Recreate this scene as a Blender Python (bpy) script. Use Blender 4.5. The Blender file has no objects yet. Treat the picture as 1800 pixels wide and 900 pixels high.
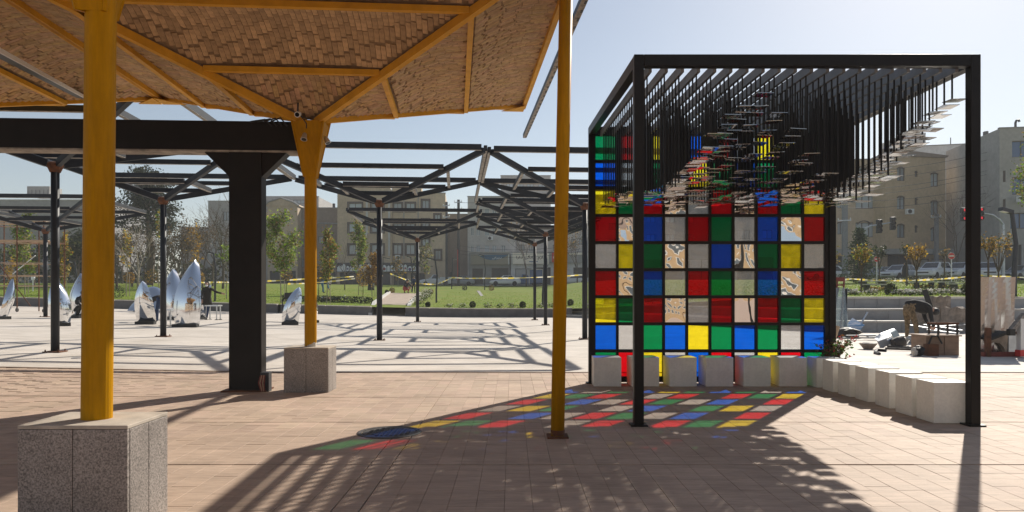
import bpy, math, random
from mathutils import Vector, Matrix
R = math.radians
S = bpy.context.scene
COL = S.collection

# ------------------------------------------------------------------ camera, sky, sun, exposure
F, CAMH, HY = 1250.0, 1.36, 518.0          # focal length and horizon in photograph pixels (1800 x 900)
cd = bpy.data.cameras.new('camera')
cam = bpy.data.objects.new('camera', cd)
COL.objects.link(cam)
cam.location = (0, 0, CAMH)
cam.rotation_euler = (R(90), 0, 0)
cd.sensor_width = 36
cd.lens = 36 * F / 1800
cd.shift_y = (HY - 450) / 1800
cd.clip_end = 4000
S.camera = cam

SUN_EL, SUN_AZ = R(34), R(33.4)               # azimuth measured from +Y towards +X
w = bpy.data.worlds.new('World')
S.world = w
w.use_nodes = True
nt = w.node_tree
sky = nt.nodes.new('ShaderNodeTexSky')
sky.sky_type = 'NISHITA'
sky.sun_disc = False
sky.sun_elevation = SUN_EL
sky.sun_rotation = SUN_AZ
sky.air_density = 1.0
sky.dust_density = 0.45
sky.ozone_density = 0.15
bg = nt.nodes['Background']
bg.inputs['Strength'].default_value = 0.078
hs = nt.nodes.new('ShaderNodeHueSaturation')
hs.inputs['Saturation'].default_value = 0.80
nt.links.new(sky.outputs[0], hs.inputs['Color'])
nt.links.new(hs.outputs[0], bg.inputs['Color'])
sl = bpy.data.lights.new('sun', 'SUN')
sl.energy = 5.0
sl.angle = R(0.53)
sl.color = (1.0, 0.93, 0.82)
sun = bpy.data.objects.new('sun', sl)
COL.objects.link(sun)
sun.rotation_euler = Vector((-math.sin(SUN_AZ) * math.cos(SUN_EL), -math.cos(SUN_AZ) * math.cos(SUN_EL),
                             -math.sin(SUN_EL))).to_track_quat('-Z', 'Y').to_euler()
S.view_settings.view_transform = 'Standard'
S.view_settings.look = 'None'
S.view_settings.exposure = 0.42
S.view_settings.gamma = 1.0
S.render.engine = 'CYCLES'
S.cycles.use_denoising = True
S.cycles.max_bounces = 10
S.cycles.diffuse_bounces = 5
S.cycles.glossy_bounces = 4
S.cycles.transparent_max_bounces = 16
S.cycles.caustics_reflective = False
S.cycles.caustics_refractive = False
S.cycles.sample_clamp_indirect = 6.0

# ------------------------------------------------------------------ places
def sst(a, b, x):
    t = max(0.0, min(1.0, (x - a) / (b - a)))
    return t * t * (3 - 2 * t)
def g(X, Y):                                # the plaza rises gently to the left
    return 0.026 * min(30, max(0.0, -(X + 4))) * sst(7, 15, Y)
def Yb(X):                                  # far edge of the plaza
    return 43 - 17.3 * sst(2.5, 12.5, X)
def rb(X):
    return sst(2.5, 12.5, X)
def Ys(X):                                  # where the lawns meet the street
    return 104 - 28 * sst(14, 34, X)
def T(X, Y):                                # lawns and street
    b = rb(X)
    z0 = 0.5 + 0.78 * b + g(X, 43)
    return min(2.7 + 0.25 * b, z0 + 0.0357 * (Y - Yb(X) - 2.6 * b))
def P(px, py, Y):
    return Vector(((px - 900) / F * Y, Y, CAMH + (HY - py) / F * Y))
def GP(px, py):                             # a point of the plaza seen at a pixel
    Y = F * CAMH / max(4.0, py - HY)
    for _ in range(40):
        X = (px - 900) / F * Y
        Y = 0.5 * Y + 0.5 * F * (CAMH - g(X, Y)) / (py - HY)
    return Vector(((px - 900) / F * Y, Y, g((px - 900) / F * Y, Y)))
def LP(px, py):                             # a point of the lawns or street seen at a pixel
    Y = 24.0
    while Y < 160:
        X = (px - 900) / F * Y
        if Y > Yb(X) + 2.6 * rb(X) and CAMH + (HY - py) / F * Y <= T(X, Y):
            break
        Y += 0.1
    X = (px - 900) / F * Y
    return Vector((X, Y, T(X, Y)))
def LX(px, Y):
    X = (px - 900) / F * Y
    return Vector((X, Y, T(X, Y)))
def zat(py, Y):
    return CAMH + (HY - py) / F * Y
TH = R(4.5)                                 # turn of the steel grid against the view

# ------------------------------------------------------------------ mesh builder
class MB:
    def __init__(s):
        s.v = []; s.f = []; s.mi = []; s.tint = []; s.t = (1, 1, 1); s.m = 0
    def add(s, vs, fs):
        o = len(s.v)
        s.v.extend([tuple(p) for p in vs])
        for q in fs:
            s.f.append(tuple(i + o for i in q)); s.mi.append(s.m); s.tint.append(s.t)
        return s
    def box(s, c, size, rot=None):
        x, y, z = size[0] / 2, size[1] / 2, size[2] / 2
        vs = [Vector((i, j, k)) for k in (-z, z) for j in (-y, y) for i in (-x, x)]
        c = Vector(c)
        vs = [(rot @ p if rot else p) + c for p in vs]
        return s.add(vs, [(0, 2, 3, 1), (4, 5, 7, 6), (0, 1, 5, 4), (2, 6, 7, 3), (0, 4, 6, 2), (1, 3, 7, 5)])
    def bx(s, x0, x1, y0, y1, z0, z1):
        return s.box(((x0 + x1) / 2, (y0 + y1) / 2, (z0 + z1) / 2), (abs(x1 - x0), abs(y1 - y0), abs(z1 - z0)))
    def beam(s, p0, p1, wd, h, up=(0, 0, 1)):
        p0, p1 = Vector(p0), Vector(p1)
        d = (p1 - p0)
        L = d.length
        d.normalize()
        up = Vector(up)
        sx = d.cross(up)
        if sx.length < 1e-4:
            sx = d.cross(Vector((0, 1, 0)))
        sx.normalize()
        uz = sx.cross(d)
        m = Matrix((sx, d, uz)).transposed()
        return s.box((p0 + p1) / 2, (wd, L, h), m)
    def tube(s, p0, p1, r0, r1=None, n=8, caps=True):
        return s.path([p0, p1], [r0, r0 if r1 is None else r1], n, caps)
    def path(s, pts, r, n=6, caps=True):
        pts = [Vector(p) for p in pts]
        if not isinstance(r, (list, tuple)):
            r = [r] * len(pts)
        vs = []; a = None
        for i, p in enumerate(pts):
            d = (pts[min(i + 1, len(pts) - 1)] - pts[max(i - 1, 0)])
            if d.length < 1e-9:
                d = Vector((0, 0, 1))
            d.normalize()
            if a is None:
                a = d.cross(Vector((0.31, 0.95, 0.05)))
                if a.length < 0.05:
                    a = d.cross(Vector((1, 0, 0)))
            a = a - d * a.dot(d)
            a.normalize()
            b = d.cross(a)
            for k in range(n):
                t = 2 * math.pi * k / n
                vs.append(p + (a * math.cos(t) + b * math.sin(t)) * r[i])
        fs = []
        for i in range(len(pts) - 1):
            for k in range(n):
                k2 = (k + 1) % n
                fs.append((i * n + k, i * n + k2, (i + 1) * n + k2, (i + 1) * n + k))
        if caps:
            fs.append(tuple(range(n - 1, -1, -1)))
            e = (len(pts) - 1) * n
            fs.append(tuple(range(e, e + n)))
        return s.add(vs, fs)
    def lathe(s, prof, c=(0, 0, 0), n=16, rot=None, jit=0):
        c = Vector(c); vs = []
        for r_, z in prof:
            for k in range(n):
                t = 2 * math.pi * k / n
                q = 1 + (random.uniform(-jit, jit) if jit else 0)
                p = Vector((r_ * q * math.cos(t), r_ * q * math.sin(t), z))
                vs.append((rot @ p if rot else p) + c)
        fs = []
        for i in range(len(prof) - 1):
            for k in range(n):
                k2 = (k + 1) % n
                fs.append((i * n + k, i * n + k2, (i + 1) * n + k2, (i + 1) * n + k))
        if prof[0][0] > 1e-6:
            fs.append(tuple(range(n - 1, -1, -1)))
        if prof[-1][0] > 1e-6:
            e = (len(prof) - 1) * n
            fs.append(tuple(range(e, e + n)))
        return s.add(vs, fs)
    def prism(s, poly, o, ux, uy, dv):
        o, ux, uy, dv = Vector(o), Vector(ux), Vector(uy), Vector(dv)
        n = len(poly)
        a = [o + ux * p[0] + uy * p[1] for p in poly]
        vs = a + [p + dv for p in a]
        fs = [tuple(range(n)), tuple(range(2 * n - 1, n - 1, -1))]
        for i in range(n):
            j = (i + 1) % n
            fs.append((i, i + n, j + n, j))
        return s.add(vs, fs)
    def poly(s, *pts):
        return s.add(pts, [tuple(range(len(pts)))])
    def grid(s, xs, ys, zf):
        vs = [(x, y, zf(x, y)) for y in ys for x in xs]
        n = len(xs)
        fs = [(j * n + i, j * n + i + 1, (j + 1) * n + i + 1, (j + 1) * n + i)
              for j in range(len(ys) - 1) for i in range(n - 1)]
        return s.add(vs, fs)
    def blob(s, c, rad, jit=0.0, nu=10, nv=7):
        pr = []
        for i in range(nv + 1):
            t = math.pi * i / nv
            pr.append((max(1e-4, math.sin(t)), -math.cos(t)))
        o = len(s.v)
        s.lathe(pr, (0, 0, 0), nu, jit=jit)
        for i in range(o, len(s.v)):
            x, y, z = s.v[i]
            s.v[i] = (c[0] + x * rad[0], c[1] + y * rad[1], c[2] + z * rad[2])
        return s
    def mesh(s, name, mats, off=(0, 0, 0), smooth=False, tint=False):
        me = bpy.data.meshes.new(name)
        ox, oy, oz = off
        me.from_pydata([(x - ox, y - oy, z - oz) for x, y, z in s.v], [], s.f)
        for m in (mats if isinstance(mats, (list, tuple)) else [mats]):
            me.materials.append(m)
        if any(s.mi):
            me.polygons.foreach_set('material_index', s.mi)
        if smooth:
            me.polygons.foreach_set('use_smooth', [True] * len(s.f))
        if tint:
            at = me.attributes.new('tint', 'FLOAT_COLOR', 'FACE')
            at.data.foreach_set('color', [c for t in s.tint for c in (t[0], t[1], t[2], 1)])
        me.update()
        return me
    def obj(s, name, mats, parent=None, world=True, smooth=False, tint=False, bev=0, loc=None, **pr):
        off = (0, 0, 0)
        if parent is not None and world:
            off = wloc(parent)
        if loc is not None:
            off = loc
        me = s.mesh(name, mats, off, smooth, tint)
        o = link(name, me, parent, **pr)
        if loc is not None:
            o.location = Vector(loc) - (wloc(parent) if parent else Vector((0, 0, 0)))
        if bev:
            b = o.modifiers.new('bevel', 'BEVEL'); b.width = bev; b.segments = 2; b.limit_method = 'ANGLE'
        return o

def wloc(o):
    p = Vector((0, 0, 0))
    while o is not None:
        p += o.location
        o = o.parent
    return p
def tag(o, label=None, cat=None, group=None, kind=None):
    if label: o['label'] = label
    if cat: o['category'] = cat
    if group: o['group'] = group
    if kind: o['kind'] = kind
    return o
def link(name, data, parent=None, **pr):
    o = bpy.data.objects.new(name, data)
    COL.objects.link(o)
    if parent is not None:
        o.parent = parent
    return tag(o, **pr)
def thing(name, label, cat, loc=(0, 0, 0), rz=0.0, group=None):
    o = bpy.data.objects.new(name, None)
    COL.objects.link(o)
    o.empty_display_size = 0.1
    o.location = loc
    o.rotation_euler = (0, 0, rz)
    return tag(o, label, cat, group)
def kids(o):
    return [c for c in ALLKIDS.get(o.name, ())] if False else list(o.children)
def copy_thing(o, loc=None, rz=None, label=None, parent=None):
    c = o.copy()
    COL.objects.link(c)
    if parent is not None:
        c.parent = parent
    for ch in list(o.children):
        copy_thing(ch, parent=c)
    if loc is not None: c.location = loc
    if rz is not None: c.rotation_euler = (c.rotation_euler[0], c.rotation_euler[1], rz)
    if label: c['label'] = label
    return c
def rotz(a):
    return Matrix.Rotation(a, 3, 'Z')

# ------------------------------------------------------------------ materials
MAT = {}
def M(name, col, rough=0.6, metal=0.0, namt=0.0, nscale=4.0, col2=None, bump=0.0, bscale=30.0, stretch=None,
      tint=False, rnd=0.0, spec=0.5, coat=0.0, emit=None, namt2=0.0, nscale2=1.0, world=False, stain=0.0):
    m = bpy.data.materials.new(name)
    MAT[name] = m
    m.use_nodes = True
    n = m.node_tree.nodes; l = m.node_tree.links
    b = n['Principled BSDF']
    b.inputs['Roughness'].default_value = rough
    b.inputs['Metallic'].default_value = metal
    b.inputs['Specular IOR Level'].default_value = spec
    b.inputs['Coat Weight'].default_value = coat
    b.inputs['Base Color'].default_value = (*col, 1)
    src = None
    tc = n.new('ShaderNodeTexCoord')
    vec = tc.outputs['Object']
    if world:
        vec = n.new('ShaderNodeNewGeometry').outputs['Position']
    wvec = vec
    if stretch:
        mp = n.new('ShaderNodeMapping')
        mp.inputs['Scale'].default_value = stretch
        l.new(vec, mp.inputs['Vector']); vec = mp.outputs[0]
    def noise(sc, det=6, ro=0.6):
        q = n.new('ShaderNodeTexNoise')
        q.inputs['Scale'].default_value = sc; q.inputs['Detail'].default_value = det
        q.inputs['Roughness'].default_value = ro
        l.new(vec, q.inputs['Vector'])
        return q.outputs['Fac']
    def mix(a, bb, fac, mode='MIX'):
        x = n.new('ShaderNodeMix'); x.data_type = 'RGBA'; x.blend_type = mode
        for sock, v in ((x.inputs['Factor'], fac), (x.inputs['A'], a), (x.inputs['B'], bb)):
            if hasattr(v, 'links'): l.new(v, sock)
            elif isinstance(v, (int, float)): sock.default_value = v
            else: sock.default_value = (*v, 1)
        return x.outputs['Result']
    def ramp(fac, lo, hi):
        r = n.new('ShaderNodeMapRange')
        r.inputs['From Min'].default_value = lo; r.inputs['From Max'].default_value = hi
        l.new(fac, r.inputs['Value'])
        return r.outputs[0]
    src = tuple(col)
    if tint:
        at = n.new('ShaderNodeAttribute'); at.attribute_name = 'tint'
        src = mix(src, at.outputs['Color'], 1.0, 'MULTIPLY')
    if namt:
        c2 = col2 if col2 else tuple(c * (1 - namt) for c in col)
        f = ramp(noise(nscale), 0.38, 0.66)
        if col2:
            mm = n.new('ShaderNodeMath'); mm.operation = 'MULTIPLY'; mm.inputs[1].default_value = namt
            l.new(f, mm.inputs[0])
            src = mix(src, c2, mm.outputs[0])
        else:
            k = 1 - namt
            src = mix(src, mix((1, 1, 1), (k, k, k), f), 1.0, 'MULTIPLY')
    if namt2:
        k = 1 - namt2
        src = mix(src, mix((1, 1, 1), (k, k, k), ramp(noise(nscale2, 4), 0.4, 0.62)), 1.0, 'MULTIPLY')
    if stain:
        q = n.new('ShaderNodeTexNoise'); q.inputs['Scale'].default_value = 0.55; q.inputs['Detail'].default_value = 9; q.inputs['Roughness'].default_value = 0.72
        l.new(wvec, q.inputs['Vector'])
        k = 1 - stain
        src = mix(src, mix((1.04, 1.03, 1.02), (k, k * .97, k * .93), ramp(q.outputs['Fac'], 0.42, 0.68)), 1.0, 'MULTIPLY')
        v = n.new('ShaderNodeTexVoronoi'); v.inputs['Scale'].default_value = 1.7; l.new(wvec, v.inputs['Vector'])
        src = mix(src, mix((.45, .42, .38), (1, 1, 1), ramp(v.outputs['Distance'], 0.012, 0.03)), 0.8, 'MULTIPLY')
    if rnd:
        oi = n.new('ShaderNodeObjectInfo')
        src = mix(src, mix((1 - rnd,) * 3, (1 + rnd,) * 3, oi.outputs['Random']), 1.0, 'MULTIPLY')
    if hasattr(src, 'links'):
        l.new(src, b.inputs['Base Color'])
    if bump:
        bp = n.new('ShaderNodeBump'); bp.inputs['Strength'].default_value = bump; bp.inputs['Distance'].default_value = 0.02
        l.new(noise(bscale, 5), bp.inputs['Height'])
        l.new(bp.outputs[0], b.inputs['Normal'])
    if emit:
        b.inputs['Emission Color'].default_value = (*emit[0], 1)
        b.inputs['Emission Strength'].default_value = emit[1]
    return m
def pane_mat(name, col, dirt=0.05, gloss=0.012):
    m = bpy.data.materials.new(name); m.use_nodes = True
    n = m.node_tree.nodes; l = m.node_tree.links
    n.remove(n['Principled BSDF'])
    out = n['Material Output']
    q = tuple(math.sqrt(max(0, c)) for c in col)           # two faces per pane
    tr = n.new('ShaderNodeBsdfTransparent'); tr.inputs['Color'].default_value = (*q, 1)
    gl = n.new('ShaderNodeBsdfGlossy'); gl.inputs['Roughness'].default_value = 0.05
    df = n.new('ShaderNodeBsdfDiffuse'); df.inputs['Color'].default_value = (*[0.02 + 0.8 * c for c in col], 1)
    tl = n.new('ShaderNodeBsdfTranslucent'); tl.inputs['Color'].default_value = (*[0.004 + 0.95 * c for c in col], 1)
    tc = n.new('ShaderNodeTexCoord')
    ns = n.new('ShaderNodeTexNoise'); ns.inputs['Scale'].default_value = 9; ns.inputs['Detail'].default_value = 5
    l.new(tc.outputs['Object'], ns.inputs['Vector'])
    bp = n.new('ShaderNodeBump'); bp.inputs['Strength'].default_value = 0.25; bp.inputs['Distance'].default_value = 0.01
    l.new(ns.outputs['Fac'], bp.inputs['Height']); l.new(bp.outputs[0], gl.inputs['Normal'])
    mr = n.new('ShaderNodeMapRange'); mr.inputs['From Min'].default_value = 0.3; mr.inputs['From Max'].default_value = 0.75
    mr.inputs['To Min'].default_value = dirt * 0.4; mr.inputs['To Max'].default_value = dirt * 1.8
    l.new(ns.outputs['Fac'], mr.inputs['Value'])
    ad = n.new('ShaderNodeMixShader'); ad.inputs[0].default_value = 0.5
    l.new(df.outputs[0], ad.inputs[1]); l.new(tl.outputs[0], ad.inputs[2])
    m1 = n.new('ShaderNodeMixShader'); l.new(mr.outputs[0], m1.inputs[0])
    l.new(tr.outputs[0], m1.inputs[1]); l.new(ad.outputs[0], m1.inputs[2])
    m2 = n.new('ShaderNodeMixShader'); m2.inputs[0].default_value = gloss
    l.new(m1.outputs[0], m2.inputs[1]); l.new(gl.outputs[0], m2.inputs[2])
    l.new(m2.outputs[0], out.inputs['Surface'])
    MAT[name] = m
    return m
def mirror_mat(name, col=(0.82, 0.83, 0.85), rough=0.03, wave=0.4, wscale=2.0, dist=0.05, stretch=(1, 1, 1)):
    m = bpy.data.materials.new(name); m.use_nodes = True
    n = m.node_tree.nodes; l = m.node_tree.links
    b = n['Principled BSDF']
    b.inputs['Base Color'].default_value = (*col, 1); b.inputs['Metallic'].default_value = 1
    b.inputs['Roughness'].default_value = rough
    tc = n.new('ShaderNodeTexCoord')
    mp = n.new('ShaderNodeMapping'); mp.inputs['Scale'].default_value = stretch
    l.new(tc.outputs['Object'], mp.inputs['Vector'])
    oi = n.new('ShaderNodeObjectInfo')
    cb = n.new('ShaderNodeCombineXYZ')
    mu = n.new('ShaderNodeMath'); mu.operation = 'MULTIPLY'; mu.inputs[1].default_value = 40
    l.new(oi.outputs['Random'], mu.inputs[0])
    for k in range(3): l.new(mu.outputs[0], cb.inputs[k])
    l.new(cb.outputs[0], mp.inputs['Location'])
    ns = n.new('ShaderNodeTexNoise'); ns.inputs['Scale'].default_value = wscale; ns.inputs['Detail'].default_value = 1
    l.new(mp.outputs[0], ns.inputs['Vector'])
    bp = n.new('ShaderNodeBump'); bp.inputs['Strength'].default_value = wave; bp.inputs['Distance'].default_value = dist
    l.new(ns.outputs['Fac'], bp.inputs['Height']); l.new(bp.outputs[0], b.inputs['Normal'])
    MAT[name] = m
    return m

M('tile', (0.53, 0.395, 0.30), 0.75, namt=0.2, nscale=5, stretch=(1.2, 9, 1), bump=0.15, bscale=26, rnd=0.05, namt2=0.15, nscale2=1.0, world=True, stain=0.2)
M('tile_far', (0.53, 0.395, 0.30), 0.75, namt=0.2, nscale=5, stretch=(1.2, 9, 1), bump=0.15, bscale=26, tint=True, namt2=0.15, nscale2=1.0, world=True, stain=0.2)
M('mortar', (0.27, 0.195, 0.145), 0.9, namt=0.3, nscale=6)
M('paving_plain', (0.48, 0.35, 0.28), 0.8, namt=0.2, nscale=3, stretch=(1, 5, 1))
M('concrete_plaza', (0.66, 0.60, 0.535), 0.8, namt=0.14, nscale=0.6, stretch=(0.5, 3.0, 1), bump=0.1, bscale=20, namt2=0.16, nscale2=3.0, world=True, stain=0.22)
M('street', (0.16, 0.155, 0.15), 0.85, namt=0.15, nscale=0.4)
M('lawn', (0.165, 0.235, 0.03), 0.9, namt=0.75, nscale=0.35, col2=(0.23, 0.235, 0.05), bump=0.7, bscale=9, namt2=0.3, nscale2=4, spec=0.1)
M('grass', (0.20, 0.30, 0.035), 0.8, tint=True, spec=0.1)
M('path', (0.42, 0.33, 0.26), 0.85, namt=0.2, nscale=2)
M('kerb', (0.62, 0.60, 0.56), 0.8, namt=0.15, nscale=3)
M('granite', (0.44, 0.385, 0.345), 0.55, namt=0.72, nscale=95, bump=0.05, bscale=90, namt2=0.25, nscale2=1.2)
M('granite_joint', (0.45, 0.37, 0.26), 0.9)
M('granite_top', (0.52, 0.45, 0.37), 0.8, namt=0.3, nscale=6)
M('yellow', (0.54, 0.262, 0.0), 0.5, stain=0.22, spec=0.08, namt=0.22, nscale=2.0, stretch=(5, 5, 0.7), namt2=0.12, nscale2=7, bump=0.06, bscale=14)
M('yellow_rib', (0.72, 0.37, 0.03), 0.55, spec=0.15, namt=0.2, nscale=4)
M('worn_white', (0.62, 0.58, 0.52), 0.8, namt=0.3, nscale=15)
M('brick', (0.56, 0.375, 0.205), 0.9, tint=True, namt=0.28, nscale=14, bump=0.5, bscale=40)
M('brick_one', (0.56, 0.375, 0.205), 0.9, rnd=0.22, namt=0.28, nscale=14, bump=0.5, bscale=40)
M('vault_mortar', (0.33, 0.22, 0.12), 0.95, namt=0.4, nscale=9, bump=0.6, bscale=20)
M('portal_steel', (0.014, 0.0105, 0.009), 0.5, spec=0.2, namt=0.35, nscale=3)
M('frame_steel', (0.022, 0.025, 0.032), 0.5, spec=0.3, namt=0.4, nscale=2.5, bump=0.03)
M('pale_underside', (0.42, 0.39, 0.35), 0.85, namt=0.55, nscale=6)  # dusty bare steel, lightened to paint in bounce from the plaza
M('pavilion_steel', (0.009, 0.007, 0.0065), 0.4, spec=0.25, namt=0.3, nscale=3)
M('rafter_steel', (0.19, 0.205, 0.225), 0.5, namt=0.3, nscale=5)
M('rust', (0.16, 0.06, 0.025), 0.85, namt=0.5, nscale=12)
M('rail', (0.36, 0.33, 0.30), 0.7, namt=0.6, nscale=14, stretch=(1, 1, 1))
M('cube_white', (0.87, 0.84, 0.78), 0.55, namt=0.08, nscale=5, namt2=0.07, nscale2=30)
M('iron', (0.06, 0.05, 0.045), 0.6, namt=0.5, nscale=20, bump=0.3)
M('marble', (0.36, 0.36, 0.36), 0.45, namt=0.3, nscale=1.6, bump=0.05, rnd=0.07)
M('marble_top', (0.70, 0.65, 0.58), 0.6, namt=0.15, nscale=2, rnd=0.05)
M('wall_grey', (0.17, 0.16, 0.155), 0.85, namt=0.3, nscale=2.0)
M('wall_cap', (0.55, 0.50, 0.44), 0.8, namt=0.2, nscale=3)
M('black', (0.012, 0.012, 0.013), 0.55)
M('dark_metal', (0.035, 0.038, 0.045), 0.5, namt=0.3, nscale=4)
M('white_plastic', (0.75, 0.75, 0.74), 0.4)
M('glass_lens', (0.02, 0.02, 0.025), 0.08)
M('bark', (0.13, 0.10, 0.075), 0.95, namt=0.4, nscale=10)
M('bark_pale', (0.32, 0.28, 0.22), 0.95, namt=0.4, nscale=10)
M('leaf', (1, 1, 1), 0.6, tint=True, spec=0.25)
M('petal', (1, 1, 1), 0.6, tint=True)
M('needle', (1, 1, 1), 0.75, tint=True, spec=0.2)
M('stake', (0.30, 0.25, 0.20), 0.9)
M('window_dark', (0.05, 0.06, 0.07), 0.1, spec=0.8)
M('terracotta', (0.42, 0.2, 0.11), 0.85, namt=0.2, nscale=6)
mirror_mat('petal_steel', (0.80, 0.81, 0.83), 0.07, 0.13, 1.3, 0.05, (2.2, 2.2, 0.9))
mirror_mat('plate_mirror', (0.44, 0.43, 0.42), 0.10, 0.15, 6, 0.02)
mirror_mat('pane_mirror', (0.84, 0.83, 0.81), 0.02, 0.06, 4.5, 0.03)
mirror_mat('sheet_steel', (0.46, 0.455, 0.46), 0.2, 0.12, 2.2, 0.06, (1.5, 1.5, 0.6))
M('galvanised', (0.24, 0.25, 0.27), 0.5, metal=0.3, namt=0.2, nscale=5)
M('zinc', (0.55, 0.58, 0.62), 0.35, metal=0.7, namt=0.3, nscale=5)
M('aluminium', (0.62, 0.64, 0.66), 0.35, metal=0.8)
M('plywood', (0.32, 0.215, 0.15), 0.8, namt=0.3, nscale=4, stretch=(1, 1, 5))
M('plank', (0.50, 0.36, 0.24), 0.85, namt=0.3, nscale=6)
M('rough_stone', (0.34, 0.28, 0.23), 0.95, namt=0.5, nscale=5, bump=0.8, bscale=12)
M('red_steel', (0.22, 0.04, 0.03), 0.6, namt=0.3, nscale=8)
M('tape_yellow', (0.82, 0.62, 0.10), 0.5)
M('tape_white', (0.80, 0.74, 0.60), 0.5)
M('sign_red', (0.62, 0.03, 0.03), 0.45)
M('sign_white', (0.80, 0.80, 0.78), 0.45)
M('sign_cream', (0.92, 0.83, 0.72), 0.5)
M('sign_text', (0.08, 0.03, 0.025), 0.6)
M('sign_blue', (0.02, 0.12, 0.24), 0.5)
M('sign_tan', (0.30, 0.27, 0.21), 0.6)
M('lamp_red', (0.5, 0.01, 0.01), 0.4, emit=((1.0, 0.03, 0.05), 0.45))
M('car_white', (0.72, 0.73, 0.74), 0.25, coat=0.6)
M('car_grey', (0.30, 0.32, 0.34), 0.25, coat=0.6)
M('car_blue', (0.03, 0.10, 0.26), 0.3, coat=0.5)
M('car_glass', (0.025, 0.03, 0.035), 0.06, spec=0.8)
M('tyre', (0.02, 0.02, 0.02), 0.85)
M('skin', (0.45, 0.27, 0.19), 0.6)
M('cloth_black', (0.012, 0.012, 0.014), 0.9)
M('cloth_olive', (0.02, 0.016, 0.012), 0.9)
M('denim', (0.025, 0.045, 0.10), 0.9)
M('camo', (0.26, 0.18, 0.10), 0.9, namt=1.0, nscale=16, col2=(0.07, 0.05, 0.025))
M('cloth_blue', (0.03, 0.16, 0.36), 0.9)
M('cloth_red', (0.40, 0.06, 0.05), 0.9)
M('shoe', (0.02, 0.018, 0.016), 0.7)
M('bike_red', (0.22, 0.02, 0.025), 0.35)
M('moto_black', (0.02, 0.02, 0.02), 0.4)
M('banner', (0.55, 0.58, 0.62), 0.7, namt=0.9, nscale=0.9, col2=(0.22, 0.10, 0.10), stretch=(1, 1, 1.5))
M('print_blue', (0.10, 0.30, 0.58), 0.6, namt=0.9, nscale=5, col2=(0.65, 0.70, 0.75), stretch=(1, 1, 5))
for k, c in dict(beige=(0.66, 0.52, 0.36), beige_dark=(0.58, 0.455, 0.315), tan=(0.56, 0.425, 0.27), greywall=(0.42, 0.41, 0.395),
                 brown=(0.30, 0.235, 0.185), pale=(0.60, 0.57, 0.53), slate=(0.33, 0.325, 0.32), palewall=(0.72, 0.71, 0.695),
                 sunny=(0.34, 0.23, 0.12)).items():
    M('wall_' + k, c, 0.9, namt=0.16, nscale=0.7, namt2=0.12, nscale2=3.0, bump=0.15, bscale=3)
M('window_frame', (0.11, 0.085, 0.07), 0.7)
M('window_frame_white', (0.6, 0.6, 0.58), 0.6)
M('window_glass', (0.33, 0.38, 0.41), 0.12, spec=0.8, rnd=0.35)  # pale base colour paints in the sky mirrored by the panes
M('window_blue', (0.05, 0.10, 0.22), 0.12, spec=0.8, rnd=0.15)
M('shop_dark', (0.03, 0.032, 0.035), 0.3)
M('shutter', (0.55, 0.54, 0.52), 0.6, namt=0.15, nscale=2)
M('clear_sheet', (0.5, 0.56, 0.55), 0.1)
CLEAR = pane_mat('pane_clear', (0.66, 0.68, 0.70), 0.06, 0.14)
PANES = dict(R=pane_mat('pane_red', (0.72, 0.004, 0.012)), G=pane_mat('pane_green', (0.0, 0.27, 0.085)),
             B=pane_mat('pane_blue', (0.002, 0.13, 0.78)), Y=pane_mat('pane_yellow', (0.93, 0.78, 0.02), 0.13),
             C=CLEAR, M=MAT['pane_mirror'])
SHEET_GLASS = pane_mat('sheet_glass', (0.80, 0.85, 0.83), 0.08, 0.1)

def leafy_mat(name, k, rough=0.6):
    m = MAT[name]; n = m.node_tree.nodes; l = m.node_tree.links
    b = n['Principled BSDF']; out = n['Material Output']
    tl = n.new('ShaderNodeBsdfTranslucent')
    if b.inputs['Base Color'].links:
        l.new(b.inputs['Base Color'].links[0].from_socket, tl.inputs['Color'])
    else:
        tl.inputs['Color'].default_value = b.inputs['Base Color'].default_value
    mx = n.new('ShaderNodeMixShader'); mx.inputs[0].default_value = k
    l.new(b.outputs[0], mx.inputs[1]); l.new(tl.outputs[0], mx.inputs[2]); l.new(mx.outputs[0], out.inputs['Surface'])
leafy_mat('tape_yellow', 0.5); leafy_mat('tape_white', 0.5); leafy_mat('leaf', 0.5); leafy_mat('grass', 0.45); leafy_mat('needle', 0.25); leafy_mat('petal', 0.35); leafy_mat('cube_white', 0.22)
# ------------------------------------------------------------------ the setting: ground, lawns, street
random.seed(3)
def rng(a, b, st):
    n = max(1, int(math.ceil((b - a) / st)))
    return [a + (b - a) * i / n for i in range(n + 1)]
MB().poly((-700, -700, -0.6), (700, -700, -0.6), (700, 700, -0.6), (-700, 700, -0.6)).obj('ground', MAT['paving_plain'], kind='structure')
YN0, YN1 = 3.9, 12.36
MB().grid([-120, 120], [-120, YN0], lambda x, y: 0).obj('paving', MAT['paving_plain'], kind='structure')
bed = MB().grid(rng(-26, 20, 1.0), rng(YN0 + .004, YN1, 0.8), lambda x, y: g(x, y) - 0.012).obj('paving_bed', MAT['mortar'], kind='structure')
def plz(x, y):
    return g(x, y)
pm = MB()
xs = rng(-60, 2.5, 2.5) + rng(2.5, 13, .5)[1:] + rng(13, 60, 3)[1:]
NR = 30
vs = []
for j in range(NR + 1):
    for x in xs:
        y = YN1 + 0.006 + (Yb(x) + .3 - YN1) * j / NR
        vs.append((x, y, g(x, y)))
n_ = len(xs)
pm.add(vs, [(j * n_ + i, j * n_ + i + 1, (j + 1) * n_ + i + 1, (j + 1) * n_ + i) for j in range(NR) for i in range(n_ - 1)])
pm.obj('plaza', MAT['concrete_plaza'], smooth=True, kind='structure')
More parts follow.
